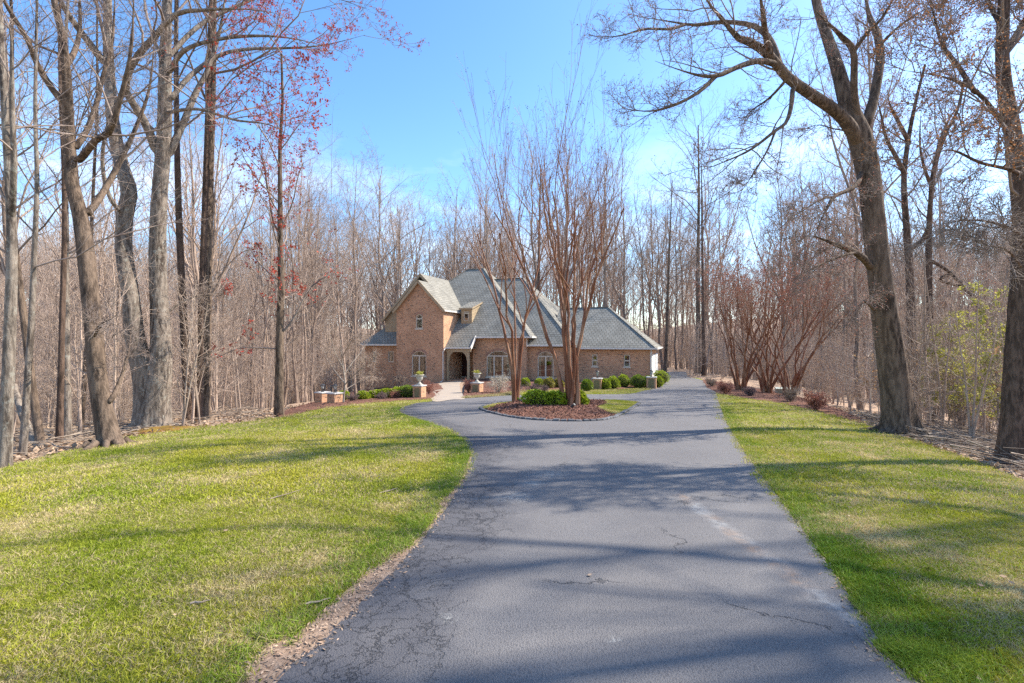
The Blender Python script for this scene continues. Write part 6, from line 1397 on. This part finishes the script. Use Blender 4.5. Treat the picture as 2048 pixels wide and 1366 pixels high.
def grass():
    rng = np.random.default_rng(51)
    near = [tuft(60 + k, 46, .085, .042, .0045, 'blade', .75) for k in range(4)]; midp = [tuft(70 + k, 46, .16, .05, .008, 'blade', .75) for k in range(3)]; farp = [tuft(80 + k, 46, .30, .055, .014, 'blade', .75) for k in range(3)]
    edge = [tuft(90 + k, 26, .05, .075, .005, 'blade_green', .5) for k in range(3)]
    protos = near + midp + farp + edge
    zone = lambda x, y: inpoly(LAWN_s, x, y) & ~inpoly(DRIVE, x, y) & ~inpoly(BED_L, x, y) & ~inpoly(BED_H, x, y) & ~inpoly(BED_R, x, y) & ~inpoly(WALK, x, y) & ~inpoly(SOIL, x, y) & ~inpoly(BED_W, x, y)
    X, Y, I, Sx, Sz = [], [], [], [], []
    def add(n, d0, d1, ids, s0, s1, fx=None):
        d = rng.uniform(d0, d1, n); px = rng.uniform(-140, 2190, n); x = (px - 1024) / F * d
        # even density over the ground: thin out by distance
        k = rng.random(n) < d / d1; x, y = x[k], d[k]; k = zone(x, y); x, y = x[k], y[k]
        X.append(x); Y.append(y); I.append(rng.choice(ids, len(x))); s = rng.uniform(s0, s1, len(x)); Sx.append(s); Sz.append(s * rng.uniform(.75, 1.2, len(x)))
    add(52000, 1.6, 6.0, [0, 1, 2, 3], .8, 1.25); add(52000, 5.6, 13.0, [4, 5, 6], .8, 1.25); add(60000, 12.5, 44, [7, 8, 9], .8, 1.3)
    # longer green fringe along the edges of the drive
    for line, sg in ((D_left_s, -1), (D_right_s, 1)):
        n = 5000; i = rng.integers(0, len(line) - 1, n); t = rng.random(n)[:, None]; p = line[i] * (1 - t) + line[i + 1] * t; e = line[i + 1] - line[i]; nr = np.c_[-e[:, 1], e[:, 0]]; nr /= np.linalg.norm(nr, axis=1)[:, None] + 1e-9
        o = np.abs(rng.normal(0, .22, n))[:, None] + .02; p = p + nr * o * (1 if sg < 0 else 1); q = p if zone(p[:1, 0], p[:1, 1]).any() else p
        k = zone(q[:, 0], q[:, 1]) & (q[:, 1] > 1) & (q[:, 1] < 20); q = q[k]; X.append(q[:, 0]); Y.append(q[:, 1]); I.append(rng.choice([10, 11, 12], len(q))); s = rng.uniform(.6, 1.25, len(q)); Sx.append(s); Sz.append(s)
    x = np.concatenate(X); y = np.concatenate(Y); n = len(x); sx = np.concatenate(Sx); sz = np.concatenate(Sz)
    scatter('grass', protos, np.c_[x, y, T(x, y)], np.c_[rng.normal(0, .12, n), rng.normal(0, .12, n), rng.uniform(0, 6.28, n)], np.c_[sx, sx, sz], np.concatenate(I), 'mown yellow-green lawn grass with straw patches')
    # island grass
    P = []
    for poly in (ISL_GRASS, ISL_GRASS_L):
        lo, hi = poly.min(0), poly.max(0); q = rng.uniform(lo, hi, (2600, 2)); q = q[inpoly(poly, q[:, 0], q[:, 1])]; P.append(q)
    q = np.vstack(P); n = len(q); s = rng.uniform(.6, 1.0, n)
    scatter('grass', midp, np.c_[q, T(q[:, 0], q[:, 1]) + isl_z(q[:, 0], q[:, 1]) + .006], np.c_[np.zeros(n), np.zeros(n), rng.uniform(0, 6.28, n)], np.c_[s, s, s], rng.integers(0, 3, n), 'bright grass at the ends of the island')
    # straw-coloured ground cover along the house bed
    gc = [tuft(95 + k, 40, .14, .10, .012, 'straw', .7) for k in range(2)]
    e = catmull(GP([(940, 796), (990, 791.5), (1030, 786.5), (1060, 781.5)]), 30); i = rng.integers(0, 29, 700); q = e[i] + rng.normal(0, .35, (700, 2)); q = q[inpoly(BED_H, q[:, 0], q[:, 1])]; n = len(q); s = rng.uniform(.7, 1.2, n)
    e2 = catmull(GP([(720, 805), (790, 801), (850, 797)]), 30); 
    scatter('ground_cover', gc, np.c_[q, T(q[:, 0], q[:, 1]) + .03], np.c_[np.zeros(n), np.zeros(n), rng.uniform(0, 6.28, n)], np.c_[s, s, s], rng.integers(0, 2, n), 'straw-coloured ground cover edging the house bed')
grass()
def litter():
    rng = np.random.default_rng(61)
    def lay(name, x, y, z, size, mat, label, up=2.2, asp=1.3, curl=.35):
        n = len(x); P = np.c_[x, y, z]; a = rng.normal(size=(n, 3)); a[:, 2] *= curl; a /= np.linalg.norm(a, axis=1)[:, None]; up_ = np.array([0, 0, 1.0]) + rng.normal(0, curl, (n, 3)); b_ = np.cross(up_, a); b_ /= np.linalg.norm(b_, axis=1)[:, None]
        s = size * rng.uniform(.6, 1.4, n)[:, None]; V = np.stack([P, P + a * s * asp * .5 + b_ * s * .45, P + a * s * asp, P + a * s * asp * .5 - b_ * s * .45], 1).reshape(-1, 3)
        o = link(name, np_mesh(name, V, np.arange(n * 4).reshape(-1, 4), 4), mat); o['kind'] = 'stuff'; o['label'] = label
    # forest floor leaves, thick near the lawn edges
    x, y = woods_points(rng, 16000, (-140, 640), 8, 26, .1); x2, y2 = woods_points(rng, 16000, (1560, 2190), 8, 26, .1)
    X, Y = np.r_[x, x2], np.r_[y, y2]; lay('leaf_litter', X, Y, T(X, Y) + .02, .10, 'dead_leaf', 'dry brown leaves covering the woodland floor')
    # stray leaves on the lawn and drive
    d = np.sqrt(rng.uniform(2 ** 2, 22 ** 2, 900)); px = rng.uniform(-50, 2100, 900); x = (px - 1024) / F * d; k = inpoly(LAWN_s, x, d); x, y = x[k], d[k]; on = inpoly(DRIVE, x, y); k = ~on | (rng.random(len(x)) < .12)
    x, y = x[k], y[k]; lay('leaf_litter', x, y, T(x, y) + np.where(inpoly(DRIVE, x, y), .026, .04), .03, 'dead_leaf', 'stray dry leaves on lawn and drive')
    # soil crumbs and bark bits in the bare strip and along both drive edges
    lo, hi = SOIL.min(0), SOIL.max(0); q = rng.uniform(lo, hi, (60000, 2)); q = q[inpoly(SOIL, q[:, 0], q[:, 1])][:1500]; q2 = np.vstack([l[rng.integers(0, 80, 1500)] + rng.normal(0, .05, (1500, 2)) for l in (D_left_s, D_right_s)]); q = np.vstack([q, q2[(q2[:, 1] > 1.5)]])
    lay('soil_debris', q[:, 0], q[:, 1], T(q[:, 0], q[:, 1]) + .022, .013, 'soil_bit', 'bark bits and crumbs along the bare soil edge', asp=2.4)
    # mulch chips
    P = []
    for poly, n in ((ISLAND, 16000), (BED_L, 9000), (BED_H, 9000), (BED_R, 6000), (BED_W, 2500)):
        lo, hi = poly.min(0), poly.max(0); q = rng.uniform(lo, hi, (n * 3, 2)); q = q[inpoly(poly, q[:, 0], q[:, 1])]
        if poly is ISLAND: q = q[~inpoly(ISL_GRASS, q[:, 0], q[:, 1]) & ~inpoly(ISL_GRASS_L, q[:, 0], q[:, 1])]; z = T(q[:, 0], q[:, 1]) + isl_z(q[:, 0], q[:, 1]) + .01
        else: z = T(q[:, 0], q[:, 1]) + .02 + mound(poly, .065, .8)(q[:, 0], q[:, 1])
        P.append(np.c_[q, z][:n])
    q = np.vstack(P); lay('mulch_chips', q[:, 0], q[:, 1], q[:, 2], .036, 'mulch_chip', 'red-brown shredded bark mulch on the beds', asp=1.8, curl=.5)
    # brush and fallen branches at the right wood edge and left wood edge
    def sticks(name, n, fan_, d0, d1, L0, L1, r, mat, label, lift=.12):
        x, y = woods_points(rng, n, fan_, d0, d1, .25); a = rng.uniform(0, 6.28, n); Ls = rng.uniform(L0, L1, n); t = np.linspace(-.5, .5, 5); P = np.stack([x[:, None] + np.cos(a)[:, None] * Ls[:, None] * t, y[:, None] + np.sin(a)[:, None] * Ls[:, None] * t, np.zeros((n, 5))], 2)
        P[:, :, :2] += np.cumsum(rng.normal(0, .05, (n, 5, 2)), 1) * Ls[:, None, None]; P[:, :, 2] = T(P[:, :, 0], P[:, :, 1]) + .03 + np.abs(rng.normal(0, lift, n))[:, None] + rng.normal(0, .12, n)[:, None] * t * Ls[:, None]
        Rr = r * rng.uniform(.4, 1.6, n)[:, None] * np.linspace(1, .4, 5)[None]; V, Fc = tubes([(P, Rr, 4)]); o = link(name, np_mesh(name, V, Fc, 4), mat); o['kind'] = 'stuff'; o['label'] = label
    sticks('brush', 1500, (1690, 2180), 8.5, 19, .3, 1.6, .011, 'stick', 'tangle of fallen sticks and brush beside the oak', .16)
    sticks('brush', 700, (-140, 520), 9, 26, .4, 2.0, .014, 'stick', 'fallen sticks on the left woodland floor', .1)
    # single sticks lying on the lawn
    for k, (px, py, px2, py2, lab) in enumerate([(998, 985, 1040, 968, None), (540, 1004, 600, 986, 'long thin stick on the left lawn beyond the straw patch'), (610, 1220, 660, 1208, 'brown stick by the bare soil edge'), (380, 1218, 420, 1212, 'pale stick lying before the bare soil'), (760, 992, 795, 982, 'pale stick on the lawn near the drive bend')]):
        if lab is None: continue
        a, b_ = G(px, py), G(px2, py2); pts = [(a[0] + (b_[0] - a[0]) * t, a[1] + (b_[1] - a[1]) * t) for t in np.linspace(0, 1, 6)]; m_ = MB()
        m_.tube([(p[0] - a[0], p[1] - a[1] + .01 * math.sin(i * 1.7), Tz(*p) - Tz(*a) + .04) for i, p in enumerate(pts)], [.007, .008, .007, .006, .005, .003], 6); e = m_.build('stick', 'stick'); e.location = (a[0], a[1], Tz(*a)); tag(e, lab, 'stick', 'sticks on the lawn')
litter()

# things whose labels still coincide are told apart by their place from left to right
def unique_labels():
    by = {}
    for o in COL.objects:
        if o.parent is None and o.get('category') == 'tree': by.setdefault(o['label'], []).append(o)
    for lab, os_ in by.items():
        if len(os_) < 2 or 'out of frame' in lab: continue
        os_.sort(key=lambda o: o.location.x / max(o.location.y, .1)); n = len(os_)
        w = {2: ['leftmost of two', 'rightmost of two'], 3: ['leftmost of three', 'middle of three', 'rightmost of three'], 4: ['leftmost of four', 'second of four', 'third of four', 'rightmost of four']}.get(n)
        for i, o in enumerate(os_): o['label'] = lab + ', ' + (w[i] if w else ['first', 'second', 'third', 'fourth', 'fifth', 'sixth', 'seventh', 'eighth', 'ninth'][min(i, 8)] + ' from the left')
unique_labels()
